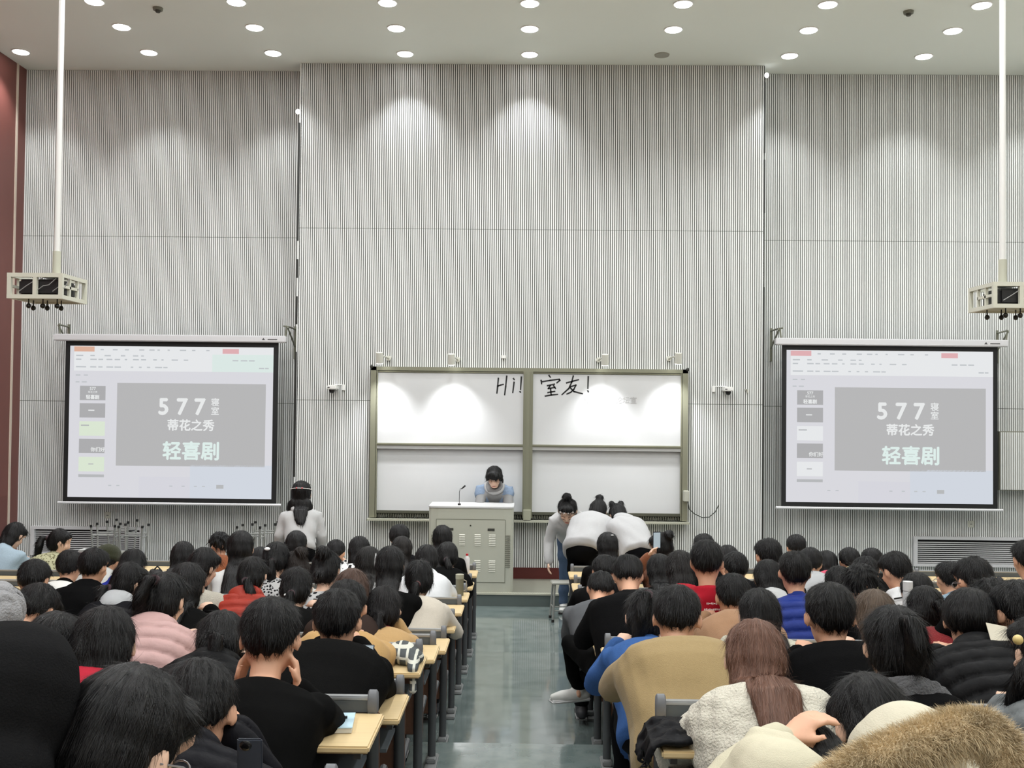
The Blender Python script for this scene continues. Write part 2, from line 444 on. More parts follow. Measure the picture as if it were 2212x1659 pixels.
# cctv cameras
for (px, py, jx, nm) in ((717, 838, 743, 'left'), (1573, 842, 1541, 'right')):
    c = P(px, py, 13.72)
    t = empty('security_camera', c); tag(t, 'white dome security camera on the wall %s of the whiteboard' % nm, 'camera')
    MB().box(-.06, .06, -.05, WALL_Y - c.y, -.02, .04).build('housing', M_white, t, bevel=.01)
    MB().ell((0, -.0, -.03), (.042, .042, .045)).build('dome', mat('dome_black', (22, 22, 24), .1), t, True)
    MB().box(-.05, -.02, -.052, -.05, .0, .012).build('label_slot', mat('dark_slot', (60, 60, 60)), t)
    q = P(jx, py, WALL_Y) - c
    MB().box(q.x - .02, q.x + .02, q.y - .03, q.y, -.03, .05).build('junction_box', M_white, t, bevel=.005)
    MB().tube([(q.x, q.y - .01, .045), (0, q.y - .01, .048)], .006, 6).build('conduit', M_white, t)
p = P(1613, 842, WALL_Y)
tag(MB().box(-.03, .015, -.02, 0, -.01, .01).box(.0, .015, -.02, 0, -.045, -.01).build('wall_bracket', mat('bracket_grey', (150, 150, 140))), 'tiny grey bracket on the wall right of the right camera', 'bracket').location = p
for (px, py, d, nm) in ((233, 1113, SIDE_Y, 'left'), (2097, 1132, SIDE_Y, 'right')):
    t = tag(MB().box(-.045, .045, -.012, 0, -.045, .045).build('wall_socket', mat('socket_plate', (196, 196, 184)), bevel=.004), 'square wall socket plate on the %s front wall above the grille' % nm, 'wall socket'); t.location = P(px, py, d)
    MB().box(-.015, .015, -.014, -.012, -.004, .004).build('switch', mat('dark_slot', (60, 60, 60)), t)
# black seal patches along the joints
for (px, segs, nm) in ((640, [(265, 520), (560, 600), (640, 700), (760, 1030)], 'left'), (1651, [(178, 330), (345, 460), (620, 1170)], 'right')):
    mb = MB()
    for a, b_ in segs:
        q0 = P(px, a, WALL_Y); q1 = P(px, b_, WALL_Y); xx = CX0 if nm == 'left' else CX1
        mb.box(xx - .012, xx + .012, WALL_Y - .004, WALL_Y + .03, min(q0.z, q1.z), max(q0.z, q1.z))
    o = mb.build('trim_3' if nm == 'left' else 'trim_4', mat('black_seal', (34, 34, 32), .4)); o['kind'] = 'structure'
for (px, py, xx, nm) in ((643, 239, CX0, 'left'), (1653, 160, CX1, 'right')):
    p = P(px, py, WALL_Y - .03); s = -1 if nm == 'left' else 1
    t = tag(MB().ell((xx + s * .03, WALL_Y + .02, p.z), (.03, .03, .035)).build('corner_lamp', mat('corner_glow', (255, 255, 255), emit=(255, 255, 255), estr=6), None, True), 'small bright round lamp at the %s corner of the raised centre wall' % nm, 'lamp')

# ------------------------------------------------------------------ projection screens
def em(name, rgb, s=.92): return mat(name, (10, 10, 10), .9, emit=rgb, estr=s)
E_bg, E_bar, E_slide, E_txt = em('projected_grey', (222, 222, 228)), em('projected_toolbar', (236, 238, 240)), em('projected_slide', (186, 186, 187)), em('projected_text', (238, 240, 240))
E_blue, E_green, E_mint, E_red, E_or, E_dk, E_thumb = em('projected_blue', (214, 220, 230)), em('projected_green', (224, 236, 216)), em('projected_mint', (224, 238, 234)), em('projected_red', (228, 178, 182)), em('projected_orange', (226, 180, 158)), em('projected_dark', (186, 188, 190)), em('projected_thumb', (176, 176, 178))
def screen(nm, hx, hy, sx, sy, lft):
    D = 13.86
    s = empty('projection_screen', (0, D, 0))
    tag(s, 'pull-down projector screen with slide %s' % ('left of the whiteboard' if lft else 'right of the whiteboard'), 'projector screen')
    h0, h1 = P(hx[0], hy[0], D), P(hx[1], hy[1], D)
    zt = (h0.z + h1.z) / 2
    MB().box(h0.x, h1.x, -.06, .05, zt - .095, zt).build('housing', mat('housing_white', (206, 206, 208), .4), s, bevel=.012)
    ex = h1.x - .12
    MB().box(ex - .13, ex, -.0615, -.06, zt - .06, zt - .047).add([(ex - .21, -.0615, zt - .062), (ex - .165, -.0615, zt - .062), (ex - .187, -.0615, zt - .032), (ex - .21, -.06, zt - .062), (ex - .165, -.06, zt - .062), (ex - .187, -.06, zt - .032)], [(0, 1, 2), (5, 4, 3), (0, 3, 4, 1), (1, 4, 5, 2), (2, 5, 3, 0)]).build('maker_mark', mat('mark_dark', (60, 60, 62)), s)
    a, b_ = P(sx[0], (sy[0] + sy[1]) / 2, D), P(sx[1], (sy[0] + sy[1]) / 2, D)
    c, e = P((sx[0] + sx[1]) / 2, sy[0], D), P((sx[0] + sx[1]) / 2, sy[1], D)
    x0, x1, z1, z0 = a.x, b_.x, zt - .09, e.z
    W, H = x1 - x0, z1 - z0
    MB().box(x0, x1, -.004, .0, z0, z1).build('screen_cloth', mat('screen_border_black', (16, 17, 18), .7), s)
    MB().tube([(x0 - .07, 0, z0 - .02), (x1 + .07, 0, z0 - .02)], .017, 10).build('weight_bar', mat('weight_bar_white', (214, 214, 216), .4), s)
    bx = .022 * W
    ix0, ix1, iz0, iz1 = x0 + bx, x1 - bx, z0 + bx * .9, z1 - bx * 1.1
    W, H = ix1 - ix0, iz1 - iz0
    def R(u0, u1, v0, v1, m, name, lay, par):
        return MB().box(ix0 + u0 * W, ix0 + u1 * W, -.005 - lay * .0006, -.0045 - lay * .0006, iz1 - v1 * H, iz1 - v0 * H).build(name, m, par)
    R(0, 1, 0, 1, E_bg, 'projected_picture', 0, s)
    pic = s.children[-1]
    R(.02, 1, .0, .165, E_bar, 'toolbar_area', 1, pic); R(.02, .12, .004, .038, E_or if lft else E_red, 'menu_tab', 2, pic); R(.75, .83, .012, .044, E_red, 'menu_tab', 2, pic)
    R(.70, 1, .05, .165, E_mint if lft else E_bar, 'toolbar_tint', 2, pic)
    R(.6, 1, .78, 1, E_blue, 'lower_tint', 1, pic); R(.35, .6, .86, 1, em('projected_lilac', (219, 219, 227)), 'lower_tint', 1, pic)
    mb = MB(); rr = random.Random(3)
    for (v, us) in ((.02, [.15, .21, .27, .34, .39, .43, .48, .54, .6, .67]), (.06, [.03, .10, .17, .25, .31, .35]), (.085, [.03, .1, .14, .18, .22, .27, .31, .35, .41, .45, .5, .56, .8, .84, .88]), (.135, [.03, .06, .1, .14, .18, .22, .3, .34, .38, .42, .46, .93, .96]), (.19, [.03, .07]), (.235, [.03, .06])):
        for u in us:
            mb.box(ix0 + u * W, ix0 + (u + rr.uniform(.01, .035)) * W, -.0072, -.0066, iz1 - (v + .008) * H, iz1 - v * H)
    for u in (.2, .24, .5, .56, .62, .66): mb.box(ix0 + u * W, ix0 + (u + .015) * W, -.0072, -.0066, iz1 - .925 * H, iz1 - .918 * H)
    mb.build('small_interface_marks', em('projected_marks', (196, 200, 204)), pic)
    R(.73, .765, .91, .935, E_dk, 'button', 2, pic)
    sl = R(.235, .965, .243, .79, E_slide, 'slide', 1, pic)
    def T(t_, sz, u, v, m=E_txt, off=0.0, nm='slide_text', par=None, sx_=1.0):
        return text(t_, sz * H, ix0 + u * W, -.0075, iz1 - v * H, m, par or pic, nm, off * H, sx=sx_)
    for i, ch in enumerate('577'): T(ch, .15, (.465, .555, .642)[i], .447, off=.0045)
    T('寝', .056, .718, .386, off=.0008); T('室', .056, .718, .444, off=.0008)
    T('蒂花之秀', .079, .60, .548, off=.0022)
    T('轻喜剧', .128, .604, .735, em('projected_title', (228, 244, 240)), off=.0036)
    vs_ = [.265, .38, .5, .615, .735]
    cols = [E_thumb, E_thumb, E_green if lft else E_bar, E_thumb, E_green if lft else E_bar]
    for v, m in zip(vs_, cols): R(.052, .178, v, v + .095, m, 'thumbnail', 2, pic)
    R(.052, .178, .85, .868, E_dk, 'thumbnail', 2, pic)
    T('577', .027, .115, .292, off=.0006, nm='thumbnail_text'); T('蒂花之秀', .016, .115, .312, nm='thumbnail_text'); T('轻喜剧', .03, .115, .35, off=.001, nm='thumbnail_text')
    T('你们好', .032, .145, .697, off=.0006, nm='thumbnail_text')
    mb = MB().box(ix0 + .095 * W, ix0 + .125 * W, -.0075, -.007, iz1 - .43 * H, iz1 - .423 * H).build('thumbnail_text', E_txt, pic)
    mb = MB().box(ix0 + .06 * W, ix0 + .1 * W, -.0075, -.007, iz1 - .53 * H, iz1 - .522 * H).box(ix0 + .1 * W, ix0 + .125 * W, -.0075, -.007, iz1 - .785 * H, iz1 - .778 * H).build('thumbnail_text', E_dk, pic)
    # brackets from the wall
    M_br = mat('bracket_metal', (120, 122, 108), .4, metal=.3)
    for bxp, sg in ((h0.x + .03, 1), (h1.x + .03, -1)):
        mb = MB(); yw = SIDE_Y - D
        mb.box(bxp - .015, bxp + .015, yw - .02, yw, zt - .3, zt + .16)
        mb.tube([(bxp, yw - .02, zt + .12), (bxp + sg * .02, 0, zt + .13), (bxp + sg * .06, -.06, zt + .13)], .012, 6)
        mb.tube([(bxp, yw - .02, zt - .12), (bxp + sg * .02, -.02, zt + .12)], .012, 6)
        mb.tube([(bxp + sg * .03, -.02, zt + .13), (bxp + sg * .05, -.02, zt - .01)], .012, 6)
        mb.build('bracket', M_br, s)
screen('l', (119, 620), (719, 728), (139, 599), (733, 1085), True)
screen('r', (1674, 2175), (727, 738), (1688, 2155), (741, 1096), False)

# slatted access panel on the right wall
q0 = P(2161, 932, 14.0); q1 = P(2161, 1059, 14.0)
mb = MB(); x = q0.x
while x < RX:
    mb.box(x, x + .0176, -.012, 0, q1.z + .01, q0.z - .01); x += .0293
t = mb.build('door_1', M_slat); t.location = (0, 14.0, 0); t['kind'] = 'structure'
MB().box(q0.x - .012, RX, 0, .22, q1.z, q0.z).build('panel_frame', mat('panel_edge', (120, 118, 104)), t)

# radiator grilles
M_gr = mat('grille_metal', (206, 206, 208), .4); M_grd = mat('grille_dark', (22, 22, 22), .8)
for (a, b_, y0, y1, nm) in ((70, 312, 1137, 1210, 'left'), (1971, 2320, 1160, 1258, 'right')):
    x0, x1, z0, z1 = pr(a, b_, y0, y1, SIDE_Y)
    z0 = max(z0, .35)
    t = empty('radiator_grille', (0, SIDE_Y, 0)); tag(t, 'white louvred radiator grille low on the %s front wall' % nm, 'grille')
    mb = MB(); mb.box(x0, x1, -.06, 0, z1 - .04, z1); mb.box(x0, x1, -.06, 0, z0, z0 + .04); mb.box(x0 + .001, x0 + .05, -.058, 0, z0 + .039, z1 - .039); mb.box(x1 - .05, x1 - .001, -.058, 0, z0 + .039, z1 - .039)
    mb.build('frame', M_gr, t)
    MB().box(x0 + .05, x1 - .05, -.008, -.002, z0 + .04, z1 - .04).build('dark_cavity', M_grd, t)
    n = int((z1 - z0 - .08) / .0275); mb = MB()
    for i in range(n):
        z = z0 + .047 + i * .0275; mb.box(x0 + .05, x1 - .05, -.03, -.022, z, z + .0135)
    mb.build('louvres', M_gr, t)

# ------------------------------------------------------------------ projectors in cages
M_cage = mat('cage_paint', (206, 206, 192), .4)
def cage(px0, px1, py0, py1, polex, nm, d=9.0):
    c = P((px0 + px1) / 2, (py0 + py1) / 2, d)
    t = empty('projector', c); tag(t, 'black projector in a pale metal cage hanging at the %s' % nm, 'projector')
    W = (px1 - px0) / F * d; H = (py1 - py0) / F * d; Dp = .48; x0, x1, z0, z1 = -W / 2, W / 2, -H / 2, H / 2; r = .018
    mb = MB()
    for z in (z0, z1):
        for y in (0, Dp): mb.box(x0 - r, x1 + r, y - r, y + r, z - r, z + r)
        for x in (x0, x1): mb.box(x - r * .96, x + r * .96, r, Dp - r, z - r * .96, z + r * .96)
    for x in (x0, 0, x1):
        for y in (0, Dp): mb.box(x - r * .97, x + r * .97, y - r * .97, y + r * .97, z0 + r * .9, z1 - r * .9)
    for x in (x0, x1):
        for y in (Dp * .33, Dp * .66): mb.box(x - r * .7, x + r * .7, y - r * .7, y + r * .7, z0, z1)
        mb.box(x - r * .7, x + r * .7, 0, Dp * .66, -.012, .012)
    mb.build('cage', M_cage, t)
    MB().box(x0, x1, 0, Dp, z0 - .004, z0 + .004).build('base_plate', mat('cage_base', (168, 168, 150)), t)
    pj = MB().box(x0 + .06, x1 - .03, .03, Dp - .1, z0 + .015, z1 - .03).build('projector_body', mat('projector_black', (26, 26, 28), .4), t, bevel=.02)
    MB().box(x0 + .12, x0 + .2, .035, .042, z0 + .05, z0 + .09).box(.05, .12, .035, .042, z1 - .1, z1 - .085).build('port_panel', mat('port_grey', (90, 90, 92)), pj)
    rr = random.Random(len(nm))
    for k in range(3):
        a = [(-.15 + .15 * k, .01, z0 + .05), (-.08 + .15 * k, -.005, 0), (-.02 + .14 * k, .0, .04 - .03 * k), (.06 + .12 * k, .01, .07)]
        MB().tube(a, .004, 5).build('cable', mat('grey_cable', (150, 150, 150)), t)
    for k in range(6):
        x = x0 + W * (.15 + .14 * k); y = .08 if k % 2 else .3
        MB().tube([(x, y, z0), (x, y, z0 - .06)], .006, 6).ell((x, y, z0 - .075), (.021, .021, .024)).build('adjusting_knob', mat('knob_black', (18, 18, 14), .4), t, True)
    q = P(polex, (py0), d) - c
    pt = CEIL - c.z
    MB().tube([(q.x, Dp / 2, z1), (q.x, Dp / 2, z1 + .25)], .036, 16).build('pole_sleeve', mat('sleeve_paint', (188, 188, 172), .4), t, True)
    MB().tube([(q.x, Dp / 2, z1 + .2), (q.x, Dp / 2, pt)], .026, 16).build('pole', M_white, t, True)
    MB().box(q.x - .1, q.x + .1, Dp / 2 - .1, Dp / 2 + .1, z1, z1 + .012).build('mount_plate', M_cage, t)
cage(20, 133, 594, 641, 95, 'left')
cage(2149, 2262, 614, 661, 2193, 'right')

# ------------------------------------------------------------------ lectern
LD = 12.78
lx0, lx1, lz0, lz1 = pr(925, 1108, 1094, 1282, LD); lz0 = .16
t = empty('lectern', ((lx0 + lx1) / 2, LD, .16)); tag(t, 'beige metal multimedia lectern with vent slots on the stage', 'lectern')
W = (lx1 - lx0); hw = W / 2; H = lz1 - lz0
M_lec = mat('lectern_paint', (172, 173, 160), .5, noise=.02); M_ld = mat('lectern_line', (104, 106, 92), .6)
def ppx(a): return P(a, 1190, LD).x - t.location.x
def ppz(b_): return P(1017, b_, LD).z - .16
mb = MB(); n = 10; ring = []
prof2 = [(-hw, .55), (-hw, .05), (-hw + .03, .015), (-hw + .12, 0), (hw - .12, 0), (hw - .03, .015), (hw, .05), (hw, .55)]
mb.loft([[(x, y, 0) for x, y in prof2], [(x, y, H - .02) for x, y in prof2]])
mb.build('cabinet', M_lec, t)
MB().loft([[(x * 1.01, y - .01 if y < .5 else y, H - .02) for x, y in prof2], [(x * 1.01, y - .01 if y < .5 else y, H) for x, y in prof2]]).build('top', mat('lectern_top', (196, 196, 196), .4), t)
dr = MB().box(ppx(942), ppx(1091), -.006, .004, ppz(1257), ppz(1122)).build('door', M_lec, t)
mb = MB(); g = .003
for (a, b_, c, e) in ((942, 1091, 1122, 1122), (942, 1091, 1257, 1257)):
    z = ppz(c); mb.box(ppx(a), ppx(b_), -.0075, -.005, z - g, z + g)
for a in (942, 1091): mb.box(ppx(a) - g, ppx(a) + g, -.0075, -.005, ppz(1257), ppz(1122))
mb.build('door_gap', M_ld, dr)
for (a, b_) in ((968, 979), (1053, 1068)):
    MB().box(ppx(a), ppx(b_), -.012, -.006, ppz(1146), ppz(1141)).build('handle', mat('handle_dark', (50, 50, 44)), dr)
MB().tube([(ppx(1016), -.012, ppz(1135)), (ppx(1016), -.006, ppz(1135))], .009, 12).build('lock', mat('lock_metal', (70, 70, 62), .3, metal=.6), dr)
M_slot = mat('vent_slot', (196, 196, 184), .5); M_slotd = mat('vent_shadow', (112, 112, 100))
for (a, b_, c, n) in ((992, 1004, 1154, 7), (1025, 1038, 1154, 7), (1056, 1070, 1154, 7), (1025, 1038, 1210, 7), (1056, 1070, 1210, 7)):
    mb = MB()
    for i in range(n): mb.add([(ppx(a), -.006, ppz(c + i * 3.7)), (ppx(b_), -.006, ppz(c + i * 3.7)), (ppx(b_), -.013, ppz(c + i * 3.7 + 1.8)), (ppx(a), -.013, ppz(c + i * 3.7 + 1.8)), (ppx(b_), -.006, ppz(c + i * 3.7 + 1.9)), (ppx(a), -.006, ppz(c + i * 3.7 + 1.9))], [(0, 3, 2, 1), (3, 5, 4, 2), (0, 1, 4, 5), (0, 5, 3), (1, 2, 4)])
    mb.build('vent', M_slot, dr)
for sgn in (-1, 1):
    mb = MB()
    for i in range(17):
        z = ppz(1156 + i * 4.2); xa, xb = sorted((sgn * (hw - .095), sgn * (hw - .035))); mb.box(xa, xb, -.002, .02, z - .004, z)
    mb.build('side_vent', M_slotd, t)
# microphone
c = P(992, 1093, 12.95); c.z = .16 + H
t = empty('gooseneck_microphone', c); tag(t, 'thin black gooseneck microphone standing on the lectern', 'microphone')
M_mic = mat('mic_black', (24, 24, 26), .4)
h = P(992, 1052, 12.95).z - c.z; tip = P(1004, 1050, 12.95) - c
MB().tube([(0, 0, 0), (0, 0, .02)], .02, 12).build('base', M_mic, t)
MB().tube([(0, 0, .01), (0, 0, h * .72), (.01, 0, h * .9), (.03, 0, tip.z - .03)], .0035, 6).build('neck', M_mic, t)
MB().tube([(.028, 0, tip.z - .035), tip], [.007, .012], 10, True).build('capsule', M_mic, t, True)
# ------------------------------------------------------------------ bench desks
M_top = wood_mat('desk_top_wood', (208, 184, 140)); M_edge = wood_mat('seat_wood', (206, 156, 92)); M_back = wood_mat('backrest_wood', (92, 60, 42), .5)
M_leg = mat('desk_leg_grey', (74, 76, 78), .4, metal=.2); M_rail = mat('rail_aluminium', (158, 160, 162), .35, metal=.4); M_pan = mat('rail_panel', (78, 84, 88), .5)
M_cap = mat('end_cap_grey', (104, 106, 110), .5); M_foot = mat('foot_plate', (128, 130, 130), .45, metal=.3)
ROWY = [11.08 - .81 * k for k in range(14)]
RL, RR = -.514, .455
def bench(side):
    """the aisle end is at x=0 and the desk runs away from the aisle"""
    s = -1 if side == 'left' else 1
    L = 5.6
    def bx(mb, a, b_, *r):
        a, b_ = sorted((s * a, s * b_)); return mb.box(a, b_, *r)
    t = empty('bench_desk', (0, 0, 0))
    bx(MB(), 0, L, -.40, -.03, .695, .72).build('desktop', M_top, t, bevel=.006)
    bx(MB(), .02, L, -.02, .0, .30, .72).build('backrest', M_back, t, bevel=.005)
    bx(MB(), .03, L, -.022, .004, .72, .762).build('rail_panel', M_pan, t)
    bx(MB(), .03, L, -.024, .010, .762, .778).build('rail', M_rail, t, bevel=.004)
    bx(MB(), .06, L - .05, -.33, -.05, .56, .575).build('book_shelf', M_pan, t)
    for x in (.045, 1.9, 3.75, 5.55):
        mb = MB(); c = s * x
        ring = lambda xx, sc: [(xx, -.012 + sc * .026 * math.cos(a), .755 + (.047 * math.sin(a) if math.sin(a) > 0 else .06 * math.sin(a)) * sc) for a in [k * math.pi / 8 for k in range(16)]]
        mb.loft([ring(c - .018, .85), ring(c - .013, 1), ring(c + .013, 1), ring(c + .018, .85)])
        mb.build('end_cap', M_cap, t, True)
        mb = MB(); mb.tube([(c, -.02, .03), (c, -.02, .70)], .024, 10, flat=.8); mb.tube([(c, -.02, .12), (c, .10, .38), (c, .30, .405)], .016, 8)
        mb.box(c - .012, c + .012, -.36, -.02, .665, .695)
        mb.build('leg', M_leg, t, True)
        mb = MB(); mb.box(c - .035, c + .035, -.16, .12, .0, .02); mb.box(c - .028, c + .028, -.08, .04, .02, .05)
        mb.build('foot_plate', M_foot, t, bevel=.006)
    for i in range(10):
        a = .12 + i * .545
        bx(MB(), a, a + .46, .06, .40, .405, .43).build('seat', M_edge, t, bevel=.008)
    return t
def copy_tree(o, parent=None):
    c = o.copy(); COL.objects.link(c); c.parent = parent
    for ch in o.children: copy_tree(ch, c)
    return c
ordn = ['front', 'second', 'third', 'fourth', 'fifth', 'sixth', 'seventh', 'eighth', 'ninth', 'tenth', 'eleventh', 'twelfth', 'thirteenth', 'last']
for side, x0 in (('left', RL), ('right', RR)):
    proto = bench(side)
    for k, y in enumerate(ROWY):
        o = proto if k == 0 else copy_tree(proto)
        o.location = (x0, y, fz(y - .15))
        tag(o, 'wooden bench desk with grey legs %s of the aisle, %s row counted from the stage' % (side, ordn[k]), 'bench desk', 'bench desks %s of the aisle' % side)

# ------------------------------------------------------------------ people
def hair_mat(rgb):
    if max(rgb) < 60: rgb = tuple(int(v * .55) for v in rgb)
    key = ('hair', tuple(rgb))
    if key in MATS: return MATS[key]
    m = mat('hair', rgb, .45, spec=.3); nt = m.node_tree; b = nt.nodes['Principled BSDF']
    at = nt.nodes.new('ShaderNodeAttribute'); at.attribute_name = 'flow'
    n = nt.nodes.new('ShaderNodeTexNoise'); n.inputs['Scale'].default_value = 9; n.inputs['Detail'].default_value = 3
    nt.links.new(at.outputs['Vector'], n.inputs['Vector'])
    bp = nt.nodes.new('ShaderNodeBump'); bp.inputs['Strength'].default_value = .7; bp.inputs['Distance'].default_value = .008
    nt.links.new(n.outputs['Fac'], bp.inputs['Height']); nt.links.new(bp.outputs['Normal'], b.inputs['Normal'])
    r = nt.nodes.new('ShaderNodeMix'); r.data_type = 'RGBA'; c = lin(rgb)
    r.inputs[6].default_value = (*[x * .45 for x in c], 1); r.inputs[7].default_value = (*[min(1, x * 1.7) for x in c], 1)
    nt.links.new(n.outputs['Fac'], r.inputs[0]); nt.links.new(r.outputs[2], b.inputs['Base Color'])
    MATS[key] = m
    return m
def cloth_mat(kind, rgb):
    rgb = tuple(int(v * (.5 if max(rgb) < 60 else (.84 if min(rgb) < 215 else .93))) for v in rgb)
    key = ('cloth' + kind, tuple(rgb))
    if key in MATS: return MATS[key]
    P_ = dict(tee=(.85, .04, 60, .15, 300), hoodie=(.9, .05, 50, .25, 350), coat=(.9, .08, 60, .3, 250), puffer=(.45, .04, 20, .2, 60), sherpa=(.95, .10, 90, 1.0, 110), denim=(.8, .22, 120, .3, 400), knit=(.9, .15, 120, .8, 160), sweat=(.9, .05, 50, .25, 350))
    a = P_.get(kind, P_['tee'])
    m = mat('cloth_' + kind, rgb, a[0], noise=a[1], nscale=a[2], bump=a[3], bscale=a[4], spec=.12 if max(rgb) > 50 else .05, sheen=.12 if kind in ('sherpa', 'coat', 'knit') and max(rgb) > 50 else 0)
    if kind in ('floral', 'mono', 'plaid', 'check'):
        nt = m.node_tree; b = nt.nodes['Principled BSDF']; tc = nt.nodes.new('ShaderNodeTexCoord')
        r = nt.nodes.new('ShaderNodeMix'); r.data_type = 'RGBA'
        if kind == 'plaid':
            sx = nt.nodes.new('ShaderNodeSeparateXYZ'); nt.links.new(tc.outputs['Object'], sx.inputs[0])
            outs = []
            for k, ax in enumerate((0, 2)):
                mu = nt.nodes.new('ShaderNodeMath'); mu.operation = 'MULTIPLY'; mu.inputs[1].default_value = 22
                fr = nt.nodes.new('ShaderNodeMath'); fr.operation = 'FRACT'; gt = nt.nodes.new('ShaderNodeMath'); gt.operation = 'GREATER_THAN'; gt.inputs[1].default_value = .72
                nt.links.new(sx.outputs[ax], mu.inputs[0]); nt.links.new(mu.outputs[0], fr.inputs[0]); nt.links.new(fr.outputs[0], gt.inputs[0]); outs.append(gt)
            ad = nt.nodes.new('ShaderNodeMath'); ad.operation = 'MAXIMUM'; nt.links.new(outs[0].outputs[0], ad.inputs[0]); nt.links.new(outs[1].outputs[0], ad.inputs[1])
            nt.links.new(ad.outputs[0], r.inputs[0]); r.inputs[6].default_value = (*lin((78, 82, 84)), 1); r.inputs[7].default_value = (*lin((196, 196, 186)), 1)
        else:
            v = nt.nodes.new('ShaderNodeTexVoronoi'); v.inputs['Scale'].default_value = {'floral': 38, 'mono': 24, 'check': 45}[kind]
            g = nt.nodes.new('ShaderNodeMath'); g.operation = 'LESS_THAN'; g.inputs[1].default_value = {'floral': .36, 'mono': .42, 'check': .4}[kind]
            nt.links.new(tc.outputs['Object'], v.inputs['Vector']); nt.links.new(v.outputs['Distance'], g.inputs[0]); nt.links.new(g.outputs[0], r.inputs[0])
            r.inputs[6].default_value = (*lin(rgb), 1); r.inputs[7].default_value = (*lin((96, 92, 66) if kind == 'floral' else (24, 24, 26)), 1)
        nt.links.new(r.outputs[2], b.inputs['Base Color'])
    MATS[key] = m
    return m
M_skin = mat('skin', (206, 158, 130), .5, noise=.05, nscale=25, spec=.4)
M_skin_pale = mat('skin_pale', (222, 184, 160), .5, noise=.05, nscale=25, spec=.4)

def rot(yaw, pitch, roll=0.0):
    """yaw + = to the person's left, pitch + = nod forward, roll + = tilt to the right"""
    return Matrix.Rotation(yaw, 4, 'Z') @ Matrix.Rotation(-pitch, 4, 'X') @ Matrix.Rotation(roll, 4, 'Y')

def ik(a, c, l1, l2, pole):
    d = c - a; L = d.length
    if L > (l1 + l2) * .995: c = a + d * ((l1 + l2) * .995 / L); d = c - a; L = d.length
    L = max(L, abs(l1 - l2) + .01)
    x = (l1 * l1 - l2 * l2 + L * L) / (2 * L); h = math.sqrt(max(0, l1 * l1 - x * x))
    u = d.normalized(); p = (pole - u * pole.dot(u)).normalized()
    return a + u * x + p * h, c

def hand_pieces(mb, wr, fdir, pal, side, curl=.5, s=1.0):
    """palm, four bent fingers of unequal length, thumb from the side of the palm"""
    f = fdir.normalized(); n = (pal - f * pal.dot(f)).normalized(); x = f.cross(n) * side
    def q(a, b_, c): return wr + x * (a * s) + f * (b_ * s) + n * (c * s)
    mb.loft([[q(.026 * math.cos(t) * w_, l, .014 * math.sin(t) * (1 if w_ > .9 else .9)) for t in [i * math.pi / 5 for i in range(10)]] for l, w_ in ((-.01, .85), (.02, 1.15), (.055, 1.5), (.085, 1.45), (.092, 1.2))])
    for i, (ox, ln) in enumerate(((-.03, .062), (-.0105, .074), (.0095, .079), (.029, .070))):
        a1 = curl * .5 + .06 * i; a2 = curl * 1.2 + .05 * i; a3 = curl * 1.7
        p0 = q(ox, .078, 0); d1 = f * math.cos(a1) + n * math.sin(a1); d2 = f * math.cos(a2) + n * math.sin(a2); d3 = f * math.cos(a3) + n * math.sin(a3)
        p1 = p0 + (d1 + x * ox * 1.5) * ln * .5 * s; p2 = p1 + d2 * ln * .32 * s; p3 = p2 + d3 * ln * .25 * s
        mb.tube([p0 - f * .01 * s, p1, p2, p3], [.0095 * s, .009 * s, .0082 * s, .007 * s], 8, True)
    p0 = q(.022, .018, .002); p1 = q(.048, .045, .012); p2 = q(.055, .075, .024)
    mb.tube([p0, p1, p2], [.012 * s, .0105 * s, .0085 * s], 8, True)

def add_strands(me, H, n, ln, wd, stick=.15, seed=0):
    rg = np.random.default_rng(seed)
    co, no = vn(me)
    idx = rg.integers(0, len(co), n)
    p = co[idx]; nn = no[idx]
    crown = np.array(H @ Vector((0, -.05, .22)))
    t = (p - crown) * np.array([1, 1, .4]) + np.array([0, 0, -.09]) + rg.normal(0, .012, (n, 3))
    t -= nn * np.sum(t * nn, 1, keepdims=True); t /= np.linalg.norm(t, axis=1, keepdims=True) + 1e-9
    s = np.cross(nn, t)
    L = ln * rg.uniform(.5, 1.3, (n, 1)); st = stick * rg.uniform(.2, 1, (n, 1))
    bend = rg.normal(0, .12, (n, 1))
    vs = []
    for k, q in enumerate((0, .35, .7, 1.0)):
        c = p + nn * .0015 + t * L * q + nn * (L * st * q ** 1.5) + s * (L * bend * q * q)
        w_ = wd * (1 - q * .85)
        vs += [c - s * w_, c + s * w_]
    V = np.stack(vs, 1).reshape(-1, 3)
    base = (np.arange(n) * 8)[:, None]
    fq = np.concatenate([base + np.array([[2 * k, 2 * k + 1, 2 * k + 3, 2 * k + 2]]) for k in range(3)], 0)
    k0 = len(co)
    m2 = bpy.data.meshes.new('hair')
    ov = len(me.polygons); lt = np.empty(ov, int); me.polygons.foreach_get('loop_total', lt)
    lv = np.empty(len(me.loops), int); me.loops.foreach_get('vertex_index', lv)
    AV = np.concatenate([co, V]); m2.vertices.add(len(AV)); m2.vertices.foreach_set('co', AV.ravel())
    AL = np.concatenate([lv, (fq + k0).ravel()]); m2.loops.add(len(AL)); m2.loops.foreach_set('vertex_index', AL)
    ls = np.concatenate([[0], np.cumsum(np.concatenate([lt, np.full(len(fq), 4)]))[:-1]])
    m2.polygons.add(ov + len(fq)); m2.polygons.foreach_set('loop_start', ls)
    m2.update(calc_edges=True)
    m2.polygons.foreach_set('use_smooth', [True] * len(m2.polygons))
    bpy.data.meshes.remove(me)
    return m2

